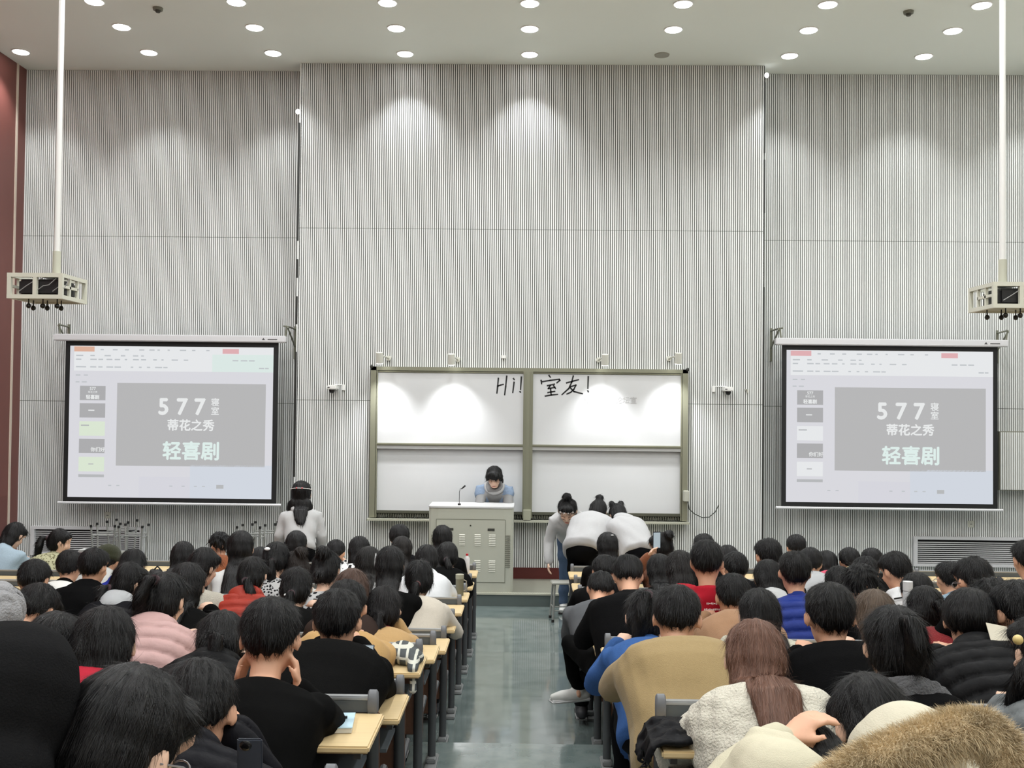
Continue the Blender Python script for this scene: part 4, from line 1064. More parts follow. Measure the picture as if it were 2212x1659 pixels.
LEFT = [
 f(30, 1127, 10.5, 'bob', 'denim', (178, 198, 212), 'person in pale blue jacket with dark bob, at the far left front', fem=1, tilt=30, yaw=-20, gi=.02, amin=14),
 f(126, 1141, 10.5, 'pony', 'floral', (196, 194, 158), 'person in cream patterned shirt with ponytail turned right beside the far left grille', fem=1, tilt=8, yaw=-70, side=-.06, L_=1, len=1.1, arms=('desk', 'phone')),
 f(72, 1207, 6.6, 'short', 'tee', BK, 'person with round black short hair at the left edge below the pale blue jacket', tilt=20),
 f(76, 1258, 5.0, 'short', 'coat', (24, 24, 26), 'person with short black hair bent low in front of the grey fleece hood', tilt=35, yaw=-15),
 f(149, 1187, 8.1, 'crew', 'tee', (222, 222, 218), 'person with cropped black hair in white shirt with black collar', tilt=12, collarcol=BK),
 f(200, 1183, 7.3, 'crew', 'hoodie', (20, 20, 22), 'person with cropped hair in big black hoodie near the left edge', tilt=10, yaw=-12, gi=.03),
 f(232, 1178, 8.9, 'short', 'hoodie', (205, 205, 202), 'person in olive knitted cap and pale hooded top', tilt=12, beanie=(60, 62, 44)),
 f(286, 1185, 8.1, 'bob', 'hoodie', (38, 52, 150), 'person with dark bob in bright blue top, head down in front of the stacked stools', fem=1, tilt=25),
 f(395, 1169, 9.7, 'long', 'tee', BK, 'person with smooth black hair right of the black backpack', fem=1, tilt=12),
 f(275, 1214, 6.5, 'ponylow', 'hoodie', (44, 45, 50), 'person with ear and cheek showing, grey and white hooded varsity jacket', fem=1, tilt=12, yaw=-40, hoodcol=(196, 198, 200)),
 f(355, 1236, 5.2, 'ponyhigh', 'puffer', (214, 176, 172), 'person in pale pink padded jacket with ponytail and white hair clips', fem=1, tilt=14, yaw=-15, side=-.06, len=.8, gi=.02, hoodcol=(214, 176, 172), hoodkind='puffer',
   bits=[((-.045, -.105, .185), (.012, .006, .006), (240, 240, 240), 'hair_clip'), ((-.05, -.12, .06), (.014, .007, .012), (235, 235, 238), 'hair_clip')]),
 f(404, 1215, 5.9, 'long', 'coat', BK, 'person with long black hair in black coat right of the pink jacket', fem=1, tilt=10, len=1.2, bits=[((.06, .02, .13), (.012, .02, .008), (225, 225, 225), 'hair_clip')]),
 f(437, 1182, 7.3, 'long', 'knit', (206, 200, 186), 'person with long hair turned right holding a phone, cream sleeves', fem=1, tilt=16, yaw=-35, arms=('desk', 'phone')),
 f(475, 1152, 10.5, 'curly', 'knit', (150, 84, 48), 'person in rust orange jumper looking left at the front', tilt=8, yaw=50, hs=.9),
 f(520, 1146, 8.9, 'long', 'tee', (224, 224, 222), 'person with very long black hair over a white top', fem=1, tilt=6, len=1.2, hs=1.12),
 f(562, 1181, 9.75, 'long', 'tee', BK, 'person with black hair half hidden right of the long haired white top', fem=1, tilt=14),
 f(596, 1170, 9.7, 'ponylow', 'check', (205, 205, 205), 'person with ponytail and white hair clip in black and white checked shirt', fem=1, tilt=18, side=.02, bits=[((-.04, -.115, .15), (.02, .008, .012), (225, 225, 225), 'hair_clip')]),
 f(640, 1146, 9.75, 'long', 'tee', BK, 'person with smooth black hair in front of the standing white hoodie', fem=1, tilt=6),
 f(725, 1165, 10.5, 'short', 'mono', (230, 230, 230), 'person with short hair in black and white print shirt, left one', tilt=22),
 f(640, 1190, 8.1, 'bun', 'tee', (214, 212, 204), 'person with brown wavy hair turned left, pale collar', fem=1, tilt=14, yaw=60, hc=(58, 42, 36)),
 f(545, 1202, 7.3, 'ponylow', 'puffer', (176, 60, 46), 'person with ponytail in red orange padded jacket', fem=1, tilt=12, yaw=-5, side=.11, len=1.0, hc=(24, 22, 23), gi=.01, hoodcol=(176, 60, 46), hoodkind='puffer'),
 f(640, 1225, 6.5, 'ponylow', 'tee', BK, 'person in black with low ponytail below the brown haired one', fem=1, tilt=14, bits=[((-.03, -.125, .045), (.008, .008, .008), (235, 235, 235), 'hair_clip')]),
 f(704, 1188, 7.3, 'bun', 'mono', (205, 205, 205), 'person with round black hair and white strap, left of the brown straight hair', fem=1, tilt=12, yaw=-12, hairx=[((0, -.11, .06), (.03, .03, .03))], tie=False),
 f(478, 1318, 4.75, 'ponylow', 'puffer', (40, 41, 43), 'person with ponytail bent low in dark grey padded hooded coat', fem=1, tilt=35, yaw=10, hc=(22, 21, 22), amax=62),
 f(583, 1290, 3.2, 'short', 'tee', (22, 22, 23), 'person in black top leaning on hand, large in the left foreground', tilt=12, arms=('cheek', 'cheek'), gi=.012, fine=1),
 f(748, 1252, 4.95, 'short', 'coat', (206, 166, 108), 'person in mustard coat behind the black jacket by the aisle', tilt=12, gi=.01),
 f(728, 1272, 4.1, 'short', 'coat', (26, 26, 27), 'person with ears showing in black jacket next to the left aisle desks', tilt=10, gi=.02),
 f(863, 1132, 10.6, 'bowl', 'tee', (40, 40, 44), 'person with bowl cut at the front beneath the whiteboard', tilt=8),
 f(956, 1134, 10.5, 'long', 'coat', BK, 'person with long black hair in black coat before the lectern', fem=1, tilt=4, len=1.2),
 f(776, 1158, 10.1, 'bob', 'mono', (228, 228, 228), 'person with dark bob in black and white print shirt, right one', fem=1, tilt=14),
 f(796, 1180, 8.1, 'long', 'tee', (226, 226, 226), 'person with dark brown long hair over loose white top', fem=1, tilt=10, hc=(30, 26, 25), len=.7, gi=.015),
 f(843, 1179, 8.1, 'long', 'tee', BK, 'person in black with long hair and pale hairband', fem=1, tilt=10, len=.9, bits=[((-.088, .0, .14), (.006, .03, .05), (220, 220, 220), 'hairband')]),
 f(868, 1158, 9.75, 'long', 'tee', (216, 220, 226), 'person with long brownish hair below the bowl cut', fem=1, tilt=6, hc=(36, 28, 25), len=1.0),
 f(922, 1176, 8.9, 'ponylow', 'hoodie', (222, 224, 226), 'person in big white hoodie with black strap near the aisle', fem=1, tilt=14, gi=.03, side=-.02, arms='wide'),
 f(967, 1170, 9.75, 'ponylow', 'coat', (24, 24, 25), 'person in black jacket with ponytail at the aisle before the lectern', fem=1, tilt=12, side=.05, len=.8, hc=(24, 24, 25)),
 f(906, 1210, 7.3, 'ponylow', 'coat', (226, 216, 200), 'person in cream coat with curled ponytail by the aisle', fem=1, tilt=12, gi=.02, side=-.03, len=.65, arms='wide', tiecol=(90, 50, 50)),
 f(760, 1228, 6.9, 'long', 'tee', (60, 48, 44), 'person with light brown straight hair amid the left block', fem=1, tilt=14, hc=(72, 52, 42)),
 f(828, 1266, 5.7, 'ponylow', 'coat', (204, 166, 112), 'person in tan coat with low ponytail and red hood lining', fem=1, tilt=14, side=.0, len=.8, hc=(30, 25, 27), collarcol=(160, 28, 44), tie=False),
 f(225, 1310, 3.7, 'bob', 'hoodie', (196, 44, 62), 'person with glossy black bob in bright red hooded top', fem=1, tilt=18, yaw=12),
 f(108, 1322, 3.95, 'bob', 'coat', BK, 'person with dark bob in black between grey fleece hood and red top', fem=1, tilt=25, yaw=-30),
 f(-8, 1262, 4.1, 'short', 'sherpa', (168, 168, 170), 'person in pale grey fleece hood cut by the left edge', tilt=10, yaw=-10, hoodup=(172, 172, 174)),
 f(-10, 1358, 1.85, 'short', 'coat', (46, 46, 48), 'person seen only as a very large dark woolly back in the bottom left corner', tilt=20, gi=.05, strands=False, hoodup=(46, 46, 48), hs=1.15, free=1),
 f(258, 1438, 1.92, 'bob', 'coat', (20, 20, 21), 'person with black bob, ear and glasses, large at bottom left', fem=1, tilt=22, yaw=-30, glasses=1, hs=1.08, free=1),
 f(425, 1424, 2.6, 'short', 'puffer', (42, 43, 50), 'person with black crown of hair in dark navy padded jacket beside a phone', tilt=28, yaw=10, hs=1.05),
]
RIGHT = [
 f(1313, 1149, 9.75, 'long', 'coat', (26, 24, 24), 'person with long dark hair in front of the bending white hoodies', fem=1, tilt=8, len=.8, bits=[((.03, -.11, .19), (.012, .005, .005), (210, 210, 210), 'hair_clip')]),
 f(1306, 1197, 8.9, 'short', 'coat', (24, 24, 26), 'person in black hooded jacket with head on hand at right block front corner', tilt=35, arms=('wide', 'cheek'), gi=.01),
 f(1298, 1232, 8.2, 'crew', 'sweat', (104, 106, 110), 'person in grey sweater bent at the aisle side of the right block', tilt=50, amax=70, roll=10),
 f(1357, 1196, 7.3, 'crew', 'coat', (34, 34, 36), 'person in wide black shirt stretching a leg into the aisle', tilt=38, arms='wide', gi=.03, kneeL=((1232, 1392, 7.15), (1249, 1487, 7.25)), foot=(-.93, -.36, 0), shoe=(196, 196, 192), sole=(210, 210, 210), tc=(14, 14, 15), fine=1, amin=24),
 f(1431, 1150, 9.75, 'bun', 'knit', (150, 92, 64), 'person with bun in rust knit holding up a phone', fem=1, tilt=4, yaw=50, arms=((1402, 1200, 9.55), 'desk'), collarcol=(214, 210, 186)),
 f(1425, 1196, 8.1, 'long', 'coat', BK, 'person with long black hair left of the red hoods', fem=1, tilt=16, len=.9),
 f(1470, 1188, 8.4, 'bob', 'hoodie', (190, 40, 54), 'person in bright red hood with brown hair left of the lettered red hoodie', fem=1, tilt=24, hc=(34, 27, 24), len=.5, hood=True),
 f(1527, 1163, 6.5, 'crew', 'hoodie', (188, 30, 48), 'person in red hoodie with small white lettering on the back', tilt=8, yaw=-10, gi=.005),
 f(1521, 1152, 9.75, 'short', 'tee', BK, 'person whose dark hair shows above the red lettered hoodie', tilt=8),
 f(1572, 1177, 9.75, 'short', 'tee', (36, 36, 40), 'person with dark hair right behind the red lettered hoodie', tilt=16),
 f(1590, 1191, 8.1, 'short', 'hoodie', (24, 24, 27), 'person in black hoodie with small white label on the shoulder', tilt=18, yaw=15),
 f(1662, 1161, 8.9, 'short', 'hoodie', (30, 30, 34), 'person with neat short hair and cheek turned left, in front of the right wall edge', tilt=8, yaw=15),
 f(1721, 1154, 10.5, 'short', 'tee', (120, 124, 130), 'person with short black hair, farthest one below the right screen', tilt=10),
 f(1752, 1182, 8.9, 'short', 'hoodie', (192, 194, 196), 'person in pale grey hoodie behind the blue padded jacket', tilt=14, gi=.04),
 f(1660, 1208, 7.6, 'bob', 'hoodie', (206, 208, 208), 'person with dark bob in off white hoodie left of the blue padded jacket', fem=1, tilt=22, gi=.03),
 f(1787, 1189, 9.75, 'bob', 'hoodie', (222, 96, 118), 'person in coral pink hood in the far right rows', fem=1, tilt=16),
 f(1718, 1190, 6.4, 'crew', 'puffer', (36, 56, 138), 'person in royal blue padded jacket with cropped hair', tilt=5, hood=False, collar=1),
 f(1584, 1238, 6.0, 'short', 'coat', (176, 136, 104), 'person in camel brown wool coat with turned collar', tilt=16, gi=.02),
 f(1642, 1271, 4.85, 'long', 'sherpa', (226, 222, 202), 'person with long black hair over cream fleece beside black coat', fem=1, tilt=12, len=.7),
 f(1795, 1258, 4.2, 'short', 'coat', (17, 17, 19), 'person in smooth black coat with ears showing, middle of the right block', tilt=8, gi=.02, hs=1.02),
 f(1891, 1273, 5.7, 'long', 'tee', (214, 170, 170), 'person with brown straight hair in light pink top', fem=1, tilt=14, hc=(84, 70, 58), len=.5, gi=.03),
 f(1858, 1225, 6.6, 'curly', 'coat', BK, 'person with fluffy curly black hair above the light brown hair', tilt=16),
 f(1814, 1222, 7.3, 'short', 'hoodie', (110, 24, 40), 'person in dark red with black hair left of the curly head', tilt=24),
 f(1836, 1182, 10.2, 'short', 'hoodie', (178, 170, 132), 'person with sand coloured hood collar in the far right rows', tilt=16, hoodcol=(184, 176, 138)),
 f(1885, 1183, 10.5, 'short', 'tee', BK, 'person with spiky dark hair left of the white marked jacket, back row', tilt=12),
 f(1871, 1201, 8.9, 'short', 'tee', BK, 'person with soft black hair left of the white marked jacket, nearer row', tilt=18),
 f(1938, 1190, 8.1, 'short', 'hoodie', (226, 227, 228), 'person in white hooded jacket with black brush strokes', tilt=16, yaw=25, gi=.02, arms='wide'),
 f(1982, 1236, 7.3, 'long', 'coat', BK, 'person with black hair behind the white bottle', fem=1, tilt=16, len=.7),
 f(2052, 1212, 8.9, 'crew', 'denim', (152, 176, 194), 'person in light blue denim jacket and glasses before the right grille', tilt=8, yaw=15, glasses=1),
 f(2108, 1202, 6.6, 'short', 'tee', (26, 27, 28), 'person in black jacket with white collar stripe before the right grille', tilt=10, yaw=20, glasses=1, bits=[]),
 f(2001, 1265, 6.0, 'pony', 'knit', (140, 36, 40), 'person with thick ponytail in dark red knit', fem=1, tilt=16, side=.09, len=.8, tie=False),
 f(2095, 1270, 4.6, 'bowl', 'puffer', (50, 51, 53), 'person in charcoal padded jacket with blue inner collar', tilt=14, yaw=-25, glasses=1, gi=.01, hood=False, hoodcol=(50, 51, 53), hoodkind='puffer', collarcol=(44, 52, 92)),
 f(2150, 1258, 5.9, 'curly', 'coat', BK, 'person with ruffled black hair right of the charcoal padded jacket', tilt=20),
 f(2203, 1252, 5.1, 'short', 'coat', (24, 24, 26), 'person with ear and cheek at the right edge under the olive jacket', tilt=12, yaw=15),
 f(2222, 1165, 7.6, 'short', 'coat', (72, 78, 56), 'person in olive green jacket cut by the right edge', tilt=8, gi=.02),
 f(1936, 1308, 3.8, 'ponyhigh', 'coat', (22, 22, 24), 'person with high glossy ponytail and grey fleece collar', fem=1, tilt=8, side=.015, len=.75, collarcol=(104, 104, 106), collarkind='sherpa', collarw=1.5, tie=False),
 f(1632, 1338, 3.25, 'long', 'sherpa', (236, 230, 214), 'person with long light brown hair in cream fleece coat beside the aisle', fem=1, tilt=30, yaw=-10, hc=(98, 68, 54), len=.95, arms=('wide', 'desk'), gi=.035),
 f(1463, 1263, 4.15, 'crew', 'coat', (176, 152, 108), 'person in khaki jacket with shaved neck beside the right aisle', tilt=22, yaw=-14, gi=.035, collarcol=(34, 20, 20), arms='wide'),
 f(1396, 1272, 4.95, 'ponyhigh', 'denim', (64, 104, 168), 'person in bright blue denim jacket with long ash ponytail at the aisle', fem=1, tilt=20, side=-.06, len=1.15, hc=(38, 37, 39), gi=.01),
 f(1885, 1455, 2.75, 'bob', 'coat', (20, 20, 22), 'person with tousled black hair low in the right foreground', fem=1, tilt=40, yaw=15, amax=60),
 f(1752, 1560, 2.45, 'crew', 'hoodie', (226, 218, 192), 'person in cream hoodie lying head down on the desk, ear showing', tilt=58, roll=-8, yaw=-25, amax=75, gi=.02, hs=.9, arms=((1690, 1600, 2.42), 'wide'), free=1, by=28),
 f(2262, 1322, 3.6, 'ponyhigh', 'puffer', (132, 136, 138), 'person in grey padded jacket with long black ponytail at the right edge', fem=1, tilt=10, yaw=10, side=-.20, len=.95, tie=False, hood=False),
]
for i, s in enumerate(LEFT): s['group'] = GL
for i, s in enumerate(RIGHT): s['group'] = GR
PEOPLE = LEFT + RIGHT
for s in PEOPLE:
    s['_r'] = build_person(s)
def get(txt): return [s for s in PEOPLE + STAND if txt in s['label']][0]
STAND = [
 f(1068, 1005, 13.35, 'ponylow', 'hoodie', (150, 150, 150), 'presenter in grey hoodie and denim waistcoat standing behind the lectern', fem=1, pose='stand', by=180, tilt=34, z=.16, face=1, arms='front', len=.4, amin=6, S=.93, tc=(40, 44, 60), hairx=[((0, .068, .160), (.062, .030, .042)), ((.07, .03, .13), (.02, .04, .05)), ((-.07, .03, .13), (.02, .04, .05))], bits=[((-.089, .03, .08), (.01, .02, .035), (15, 14, 15), 'side_lock')]),
 f(651, 1038, 12.2, 'long', 'hoodie', (212, 212, 213), 'person in white hoodie with beaded headband standing left of the whiteboard', fem=1, pose='stand', tilt=-4, yaw=-8, by=10, z=0, headband=1, arms='down', len=.75, amin=2, S=.885, hairx=[((.055, -.085, -.01), (.055, .035, .09)), ((-.055, -.085, -.01), (.055, .035, .09)), ((.0, -.10, -.02), (.06, .035, .10)), ((.07, -.10, -.09), (.025, .02, .06)), ((-.075, -.09, -.07), (.025, .02, .06))], hoodcol=(214, 214, 214), hs=1.12),
 f(1226, 1101, 11.9, 'topbun', 'hoodie', (214, 214, 214), 'person in white hoodie and jeans bending forward over a metal stool, headband in hair', fem=1, pose='stand', by=172, tilt=42, z=0, face=1, arms='down', bits=[((x_, .088 - abs(x_) * .35, .168), (.012, .008, .009), (238, 226, 220), 'headband_bead') for x_ in (-.05, -.015, .02, .05)], tc=(88, 108, 136), shoe=(225, 225, 222), sole=(60, 60, 60), hs=1.08, fine=1),
 f(1292, 1106, 11.75, 'topbun', 'hoodie', (206, 206, 208), 'person in white hoodie and black trousers bending over, back turned, middle of the three', fem=1, pose='stand', tilt=35, by=-20, z=0, arms='down', gi=.05, tc=(14, 14, 15), hoodcol=(206, 206, 208), hs=.95),
 f(1335, 1101, 11.6, 'twobuns', 'hoodie', (206, 206, 208), 'person in white hoodie with two small buns bending over, rightmost of the three', fem=1, pose='stand', tilt=40, by=18, z=0, arms='down', gi=.02, tc=(20, 20, 24), hs=.9, hoodcol=(206, 206, 208), bits=[((-.05, .0, .215), (.012, .02, .012), (235, 235, 235), 'hair_clip')]),
]
for s in STAND: build_person(s)

# raised hoods
def hood_up(s):
    H = Matrix(s['_H']); root = s['_root']; Mi = Matrix(s['_M']).inverted(); Hl = Mi @ H
    b = MB(); b.ell((0, -.03, .125), (.105, .108, .115), Hl); b.ell((0, -.05, .03), (.10, .085, .09), Hl); b.ell(s['_nbl'] - s['_D1'] * .04, (.13, .10, .06))
    me = remesh(b, .009, 4); folds(me, 'sherpa' if s['g'] == 'sherpa' else 'hoodie', 0, 1.2, 4)
    link('hood', me, cloth_mat(s['g'], s['hoodup']), s['_go'])
for s in PEOPLE:
    if s.get('hoodup'): hood_up(s)

# lettering and marks on clothing, laid on the back of the garment
def on_back(s, q, x, back):
    a = s['_spine'](s['_a'], q); return a + Vector((x, 0, 0)) - s['_Df'](q) * back
s = get('small white lettering'); R_ = s['_root']
rr = random.Random(4)
for k, wd in enumerate((.035, .05, .026)):
    mb = MB(); x = -wd
    p = on_back(s, .97 - k * .07, 0, .176)
    while x < wd:
        w_ = rr.uniform(.004, .009); mb.box(x, x + w_, -.002, .002, -.0065 + rr.uniform(0, .004), .0065 - rr.uniform(0, .004)); x += w_ + .003
    o = mb.build('printed_lettering', mat('print_white', (225, 215, 215), .6), s['_go']); o.location = p; o.rotation_euler = (-s['_a'] * .9, 0, 0); o['kind'] = 'stuff'
s = get('khaki jacket with shaved')
MB().tube([on_back(s, .60 + .05 * (1 - (x / .17) ** 2), x, .163 * math.sqrt(max(.05, 1 - (abs(x) / .235) ** 2.6))) for x in [-.17 + .02 * i for i in range(18)]], .0022, 6).build('yoke_seam', mat('seam_dark', (66, 52, 34), .8), s['_go'])
s = get('small white label')
p = on_back(s, .93, .09, .135); MB().box(p.x - .018, p.x + .018, p.y - .004, p.y + .004, p.z - .008, p.z + .008).build('shoulder_label', mat('label_white', (225, 225, 225), .5), s['_go'])
s = get('black brush strokes')
mb = MB()
for (x0, q0, x1, q1) in ((-.12, .98, -.06, 1.0), (.06, .8, .045, .6), (-.02, .55, .08, .57), (-.10, .82, -.05, .78)):
    mb.tube([on_back(s, q0, x0, .15), on_back(s, q1, x1, .155)], .006, 6)
mb.build('brush_strokes', mat('stroke_black', (24, 24, 26), .7), s['_go'])
s = get('white collar stripe')
pts = [s['_nbl'] + Vector((.075 * math.cos(t), 0, 0)) - s['_D1'] * (.072 * math.sin(t)) + s['_u1'] * .03 for t in [(.1 + .1 * i) * math.pi for i in range(9)]]
MB().tube(pts, .006, 6).build('collar_stripe', mat('stripe_white', (225, 225, 225), .6), s['_go'], True)
for key in ('denim waistcoat',):
    s = get(key); b = MB(); a = s['_a']; rings = []
    for q, w_, h_, gap in ((-.05, .23, .172, .30), (.25, .22, .165, .32), (.5, .235, .172, .34), (.75, .255, .175, .36), (.88, .255, .162, .42), (.97, .185, .125, .62)):
        c = s['_spine'](a, max(q, 0)) + Vector((0, 0, min(q, 0) * .5)); dd = s['_Df'](max(q, 0)); ring = []
        for rr_, rev in ((1.0, 0), (.90, 1)):
            for i in range(20):
                t = gap + (2 * math.pi - 2 * gap) * ((19 - i) if rev else i) / 19 + math.pi / 2
                ring.append(c + Vector((math.cos(t) * w_ * rr_, 0, 0)) + dd * (math.sin(t) * h_ * rr_))
        rings.append(ring)
    b.loft(rings)
    for sd in (-1, 1):
        p = s['_spine'](a, .62) + s['_Df'](.7) * .155; b.box(p.x + sd * .12 - .04, p.x + sd * .12 + .04, p.y - .02, p.y + .012, p.z - .04, p.z + .03)
    for sd in (-1, 1):
        sh, el = s['_arms'][sd][0], s['_arms'][sd][1]
        b.tube([s['_nbl'] + Vector((sd * .10, 0, -.01)), sh, sh.lerp(el, .22)], [.05, .096, .09], 14, True)
        c = s['_spine'](a, .72) + s['_Df'](.8) * .12; b.ell(c + Vector((sd * .125, 0, 0)), (.07, .055, .10))
    me = remesh(b, .009, 2); folds(me, 'denim', 0, 1.0, 8); link('denim_waistcoat', me, cloth_mat('denim', (136, 154, 178)), s['_root'])
    hb = MB(); pts = [s['_nbl'] + Vector((.115 * math.cos(t), 0, 0)) + s['_D1'] * (.10 * math.sin(t)) + s['_u1'] * (.03 - .035 * math.sin(t)) for t in [k * math.pi / 9 for k in range(19)]]
    hb.tube(pts, .025, 12); me = remesh(hb, .008, 2); link('hood', me, cloth_mat('hoodie', (196, 196, 196)), s['_go'])
    ring = [[s['_nbl'] + Vector((rr_ * math.cos(t), 0, 0)) + s['_D1'] * (rr_ * math.sin(t)) + s['_u1'] * hh for t in [k * math.pi / 8 for k in range(16)]] for rr_, hh in ((.085, -.04), (.07, .0), (.06, .045))]
    MB().loft(ring).build('black_undershirt', mat('black_knit', (16, 16, 18), .8), s['_root'], True)

# fur trimmed hood, bottom right
fs_ = f(1990, 1560, 1.85, 'long', 'hoodie', (150, 62, 50), 'person in red coat with cream hood and thick fur trim, bottom right foreground', fem=1, tilt=62, yaw=10, hs=.9, hc=(60, 48, 40), gi=.02, amax=80, group=GR)
PEOPLE.append(fs_); build_person(fs_)
hd_ = MB(); root = fs_['_root']; Mi = Matrix(fs_['_M']).inverted(); Hl = Mi @ Matrix(fs_['_H'])
c0 = Mi @ P(1965, 1572, 1.80)
hd_.ell(c0 + Vector((0, .02, -.05)), (.10, .12, .075)); hd_.ell(Hl @ Vector((0, -.03, .10)), (.12, .11, .11)); hd_.ell(fs_['_nbl'] - fs_['_D1'] * .05, (.15, .1, .08))
me = remesh(hd_, .008, 4); folds(me, 'hoodie', 0, 1.2, 9); hood_o = link('hood', me, cloth_mat('hoodie', (232, 224, 202)), fs_['_go'])
path = [Mi @ P(a, b_, d_) for a, b_, d_ in ((1770, 1700, 1.62), (1835, 1668, 1.62), (1905, 1636, 1.62), (1985, 1608, 1.63), (2060, 1580, 1.65), (2120, 1576, 1.66), (2160, 1600, 1.66), (2170, 1660, 1.64))]
fr_ = MB().tube(path, [.016, .024, .028, .028, .029, .030, .028, .024], 14, True)
me = remesh(fr_, .006, 2)
def fur(me, n, ln, wd, seed, flow):
    rg = np.random.default_rng(seed); co, no = vn(me); idx = rg.integers(0, len(co), n); p = co[idx]; nn = no[idx]
    t = np.array(flow) + rg.normal(0, .45, (n, 3)); dr = nn * .75 + t * .8; dr /= np.linalg.norm(dr, axis=1, keepdims=True)
    s = np.cross(dr, rg.normal(0, 1, (n, 3))); s /= np.linalg.norm(s, axis=1, keepdims=True); L = ln * rg.uniform(.5, 1.2, (n, 1)); vs = []
    for q in (0, .4, .75, 1.0):
        c = p + dr * L * q + np.array([0, 0, -1]) * (L * .35 * q * q); w_ = wd * (1 - q * .9); vs += [c - s * w_, c + s * w_]
    V = np.stack(vs, 1).reshape(-1, 3); base = (np.arange(n) * 8)[:, None]
    fq = np.concatenate([base + np.array([[2 * k, 2 * k + 1, 2 * k + 3, 2 * k + 2]]) for k in range(3)], 0)
    m2 = bpy.data.meshes.new('fur'); m2.vertices.add(len(V)); m2.vertices.foreach_set('co', V.ravel()); m2.loops.add(fq.size); m2.loops.foreach_set('vertex_index', fq.ravel())
    m2.polygons.add(len(fq)); m2.polygons.foreach_set('loop_start', np.arange(len(fq)) * 4); m2.update(calc_edges=True)
    return m2
M_fur = mat('fur_tan', (200, 180, 146), .8, noise=.75, nscale=16); ff = link('fur_trim', me, M_fur, hood_o)
o = link('fur_hair', fur(me, 22000, .026, .0005, 5, (-.25, -.15, .35)), M_fur, ff); o['kind'] = 'stuff'

s = [q for q in PEOPLE if 'cream hoodie lying head down' in q['label']][0]
Mi = Matrix(s['_M']).inverted(); b = MB()
b.ell(Mi @ P(1655, 1675, 2.2), (.075, .09, .075)); b.ell(Mi @ P(1690, 1690, 2.15), (.10, .09, .08)); b.ell(Mi @ P(1625, 1712, 2.2), (.06, .09, .08))
b.tube([Mi @ P(1608, 1648, 2.22), Mi @ P(1640, 1600, 2.25), Mi @ P(1700, 1612, 2.22), Mi @ P(1752, 1655, 2.18)], [.022, .028, .03, .022], 10, True)
me = remesh(b, .007, 3); folds(me, 'hoodie', 0, 1.6, 12); link('hood', me, cloth_mat('hoodie', (232, 224, 198)), s['_go'])

# yellow ball on the right-edge ponytail, hand of the cream hoodie
s = get('right edge', ) if False else [q for q in PEOPLE if 'grey padded jacket with long black ponytail' in q['label']][0]
Mi = Matrix(s['_M']).inverted(); MB().ell(Mi @ P(2199, 1382, s['d'] - .22), (.017, .017, .017)).build('hair_bobble', mat('bobble_yellow', (206, 184, 120), .3), s['_root'], True)

# ------------------------------------------------------------------ things on and around the desks
def desk(px, py, d, dy=0):
    p = P(px, py, d); k = min(range(14), key=lambda i: abs(ROWY[i] - .2 - d)); y = ROWY[k] - .2 + dy
    p = P(px, py, y); p.z = fz(ROWY[k] - .15) + .722; return p
# book and pens
p = desk(735, 1545, 3.6); t = empty('book', p, .1)
tag(t, 'blue and white paperback lying on the nearest left desk', 'book')
MB().box(-.11, .045, -.07, .1, .0, .016).build('pages', mat('paper', (214, 212, 204)), t)
cv = MB().box(-.112, .047, -.072, .102, .016, .019).build('cover', mat('cover_blue', (170, 196, 214), .25, noise=.6, nscale=14), t)
tag(MB().tube([(-.05, .02, 0), (.05, .03, 0)], .005, 6).build('pen', mat('pen_black', (18, 18, 20), .3)), 'black pen lying on the blue and white paperback', 'pen').location = p + Vector((-.03, 0, .025))
# plaid shirt on a desk
p = desk(868, 1410, 5.2, .03); b = MB()
b.ell((0, .02, .045), (.10, .11, .06)); b.ell((.04, -.02, .035), (.08, .09, .05)); b.ell((-.06, .0, .03), (.06, .09, .04)); b.tube([(.075, -.1, .03), (.08, -.19, .0), (.08, -.20, -.09)], [.03, .022, .018], 10, True)
me = remesh(b, .007, 2); folds(me, 'hoodie', 0, 1.6, 21); o = link('plaid_shirt', me, cloth_mat('plaid', (90, 92, 92)), None, False, p); tag(o, 'grey plaid shirt bundled on a left desk by the aisle', 'shirt')
# dark coat draped at the right desk end
pc = Vector((RR, ROWY[9] - .20, fz(ROWY[9] - .15) + .722)); rings = []
for i in range(15):
    v = -.20 + .27 * i / 14; wv = .012 * math.sin(i * 1.1) + .006 * math.sin(i * 2.7); ins = .05 * abs(i - 7) / 7
    path = [(.20 - ins, .012), (.13, .03 + wv), (.05, .034 - wv), (.0, .028 + wv), (-.03, .012), (-.045 - wv, -.04), (-.05 + wv * 1.5, -.10 + ins)]
    rings.append([(x, v + .01 * math.sin(k * 1.7), z) for k, (x, z) in enumerate(path)] + [(x * .97 + .004, v, z - .012) for x, z in reversed(path)])
b = MB(); b.loft(rings); me = remesh(b, .006, 3); folds(me, 'hoodie', 0, 1.2, 31); o = link('folded_coat', me, cloth_mat('puffer', (50, 51, 54)), None, False, pc); tag(o, 'dark coat folded over the right desk end beside the cream fleece coat', 'coat')
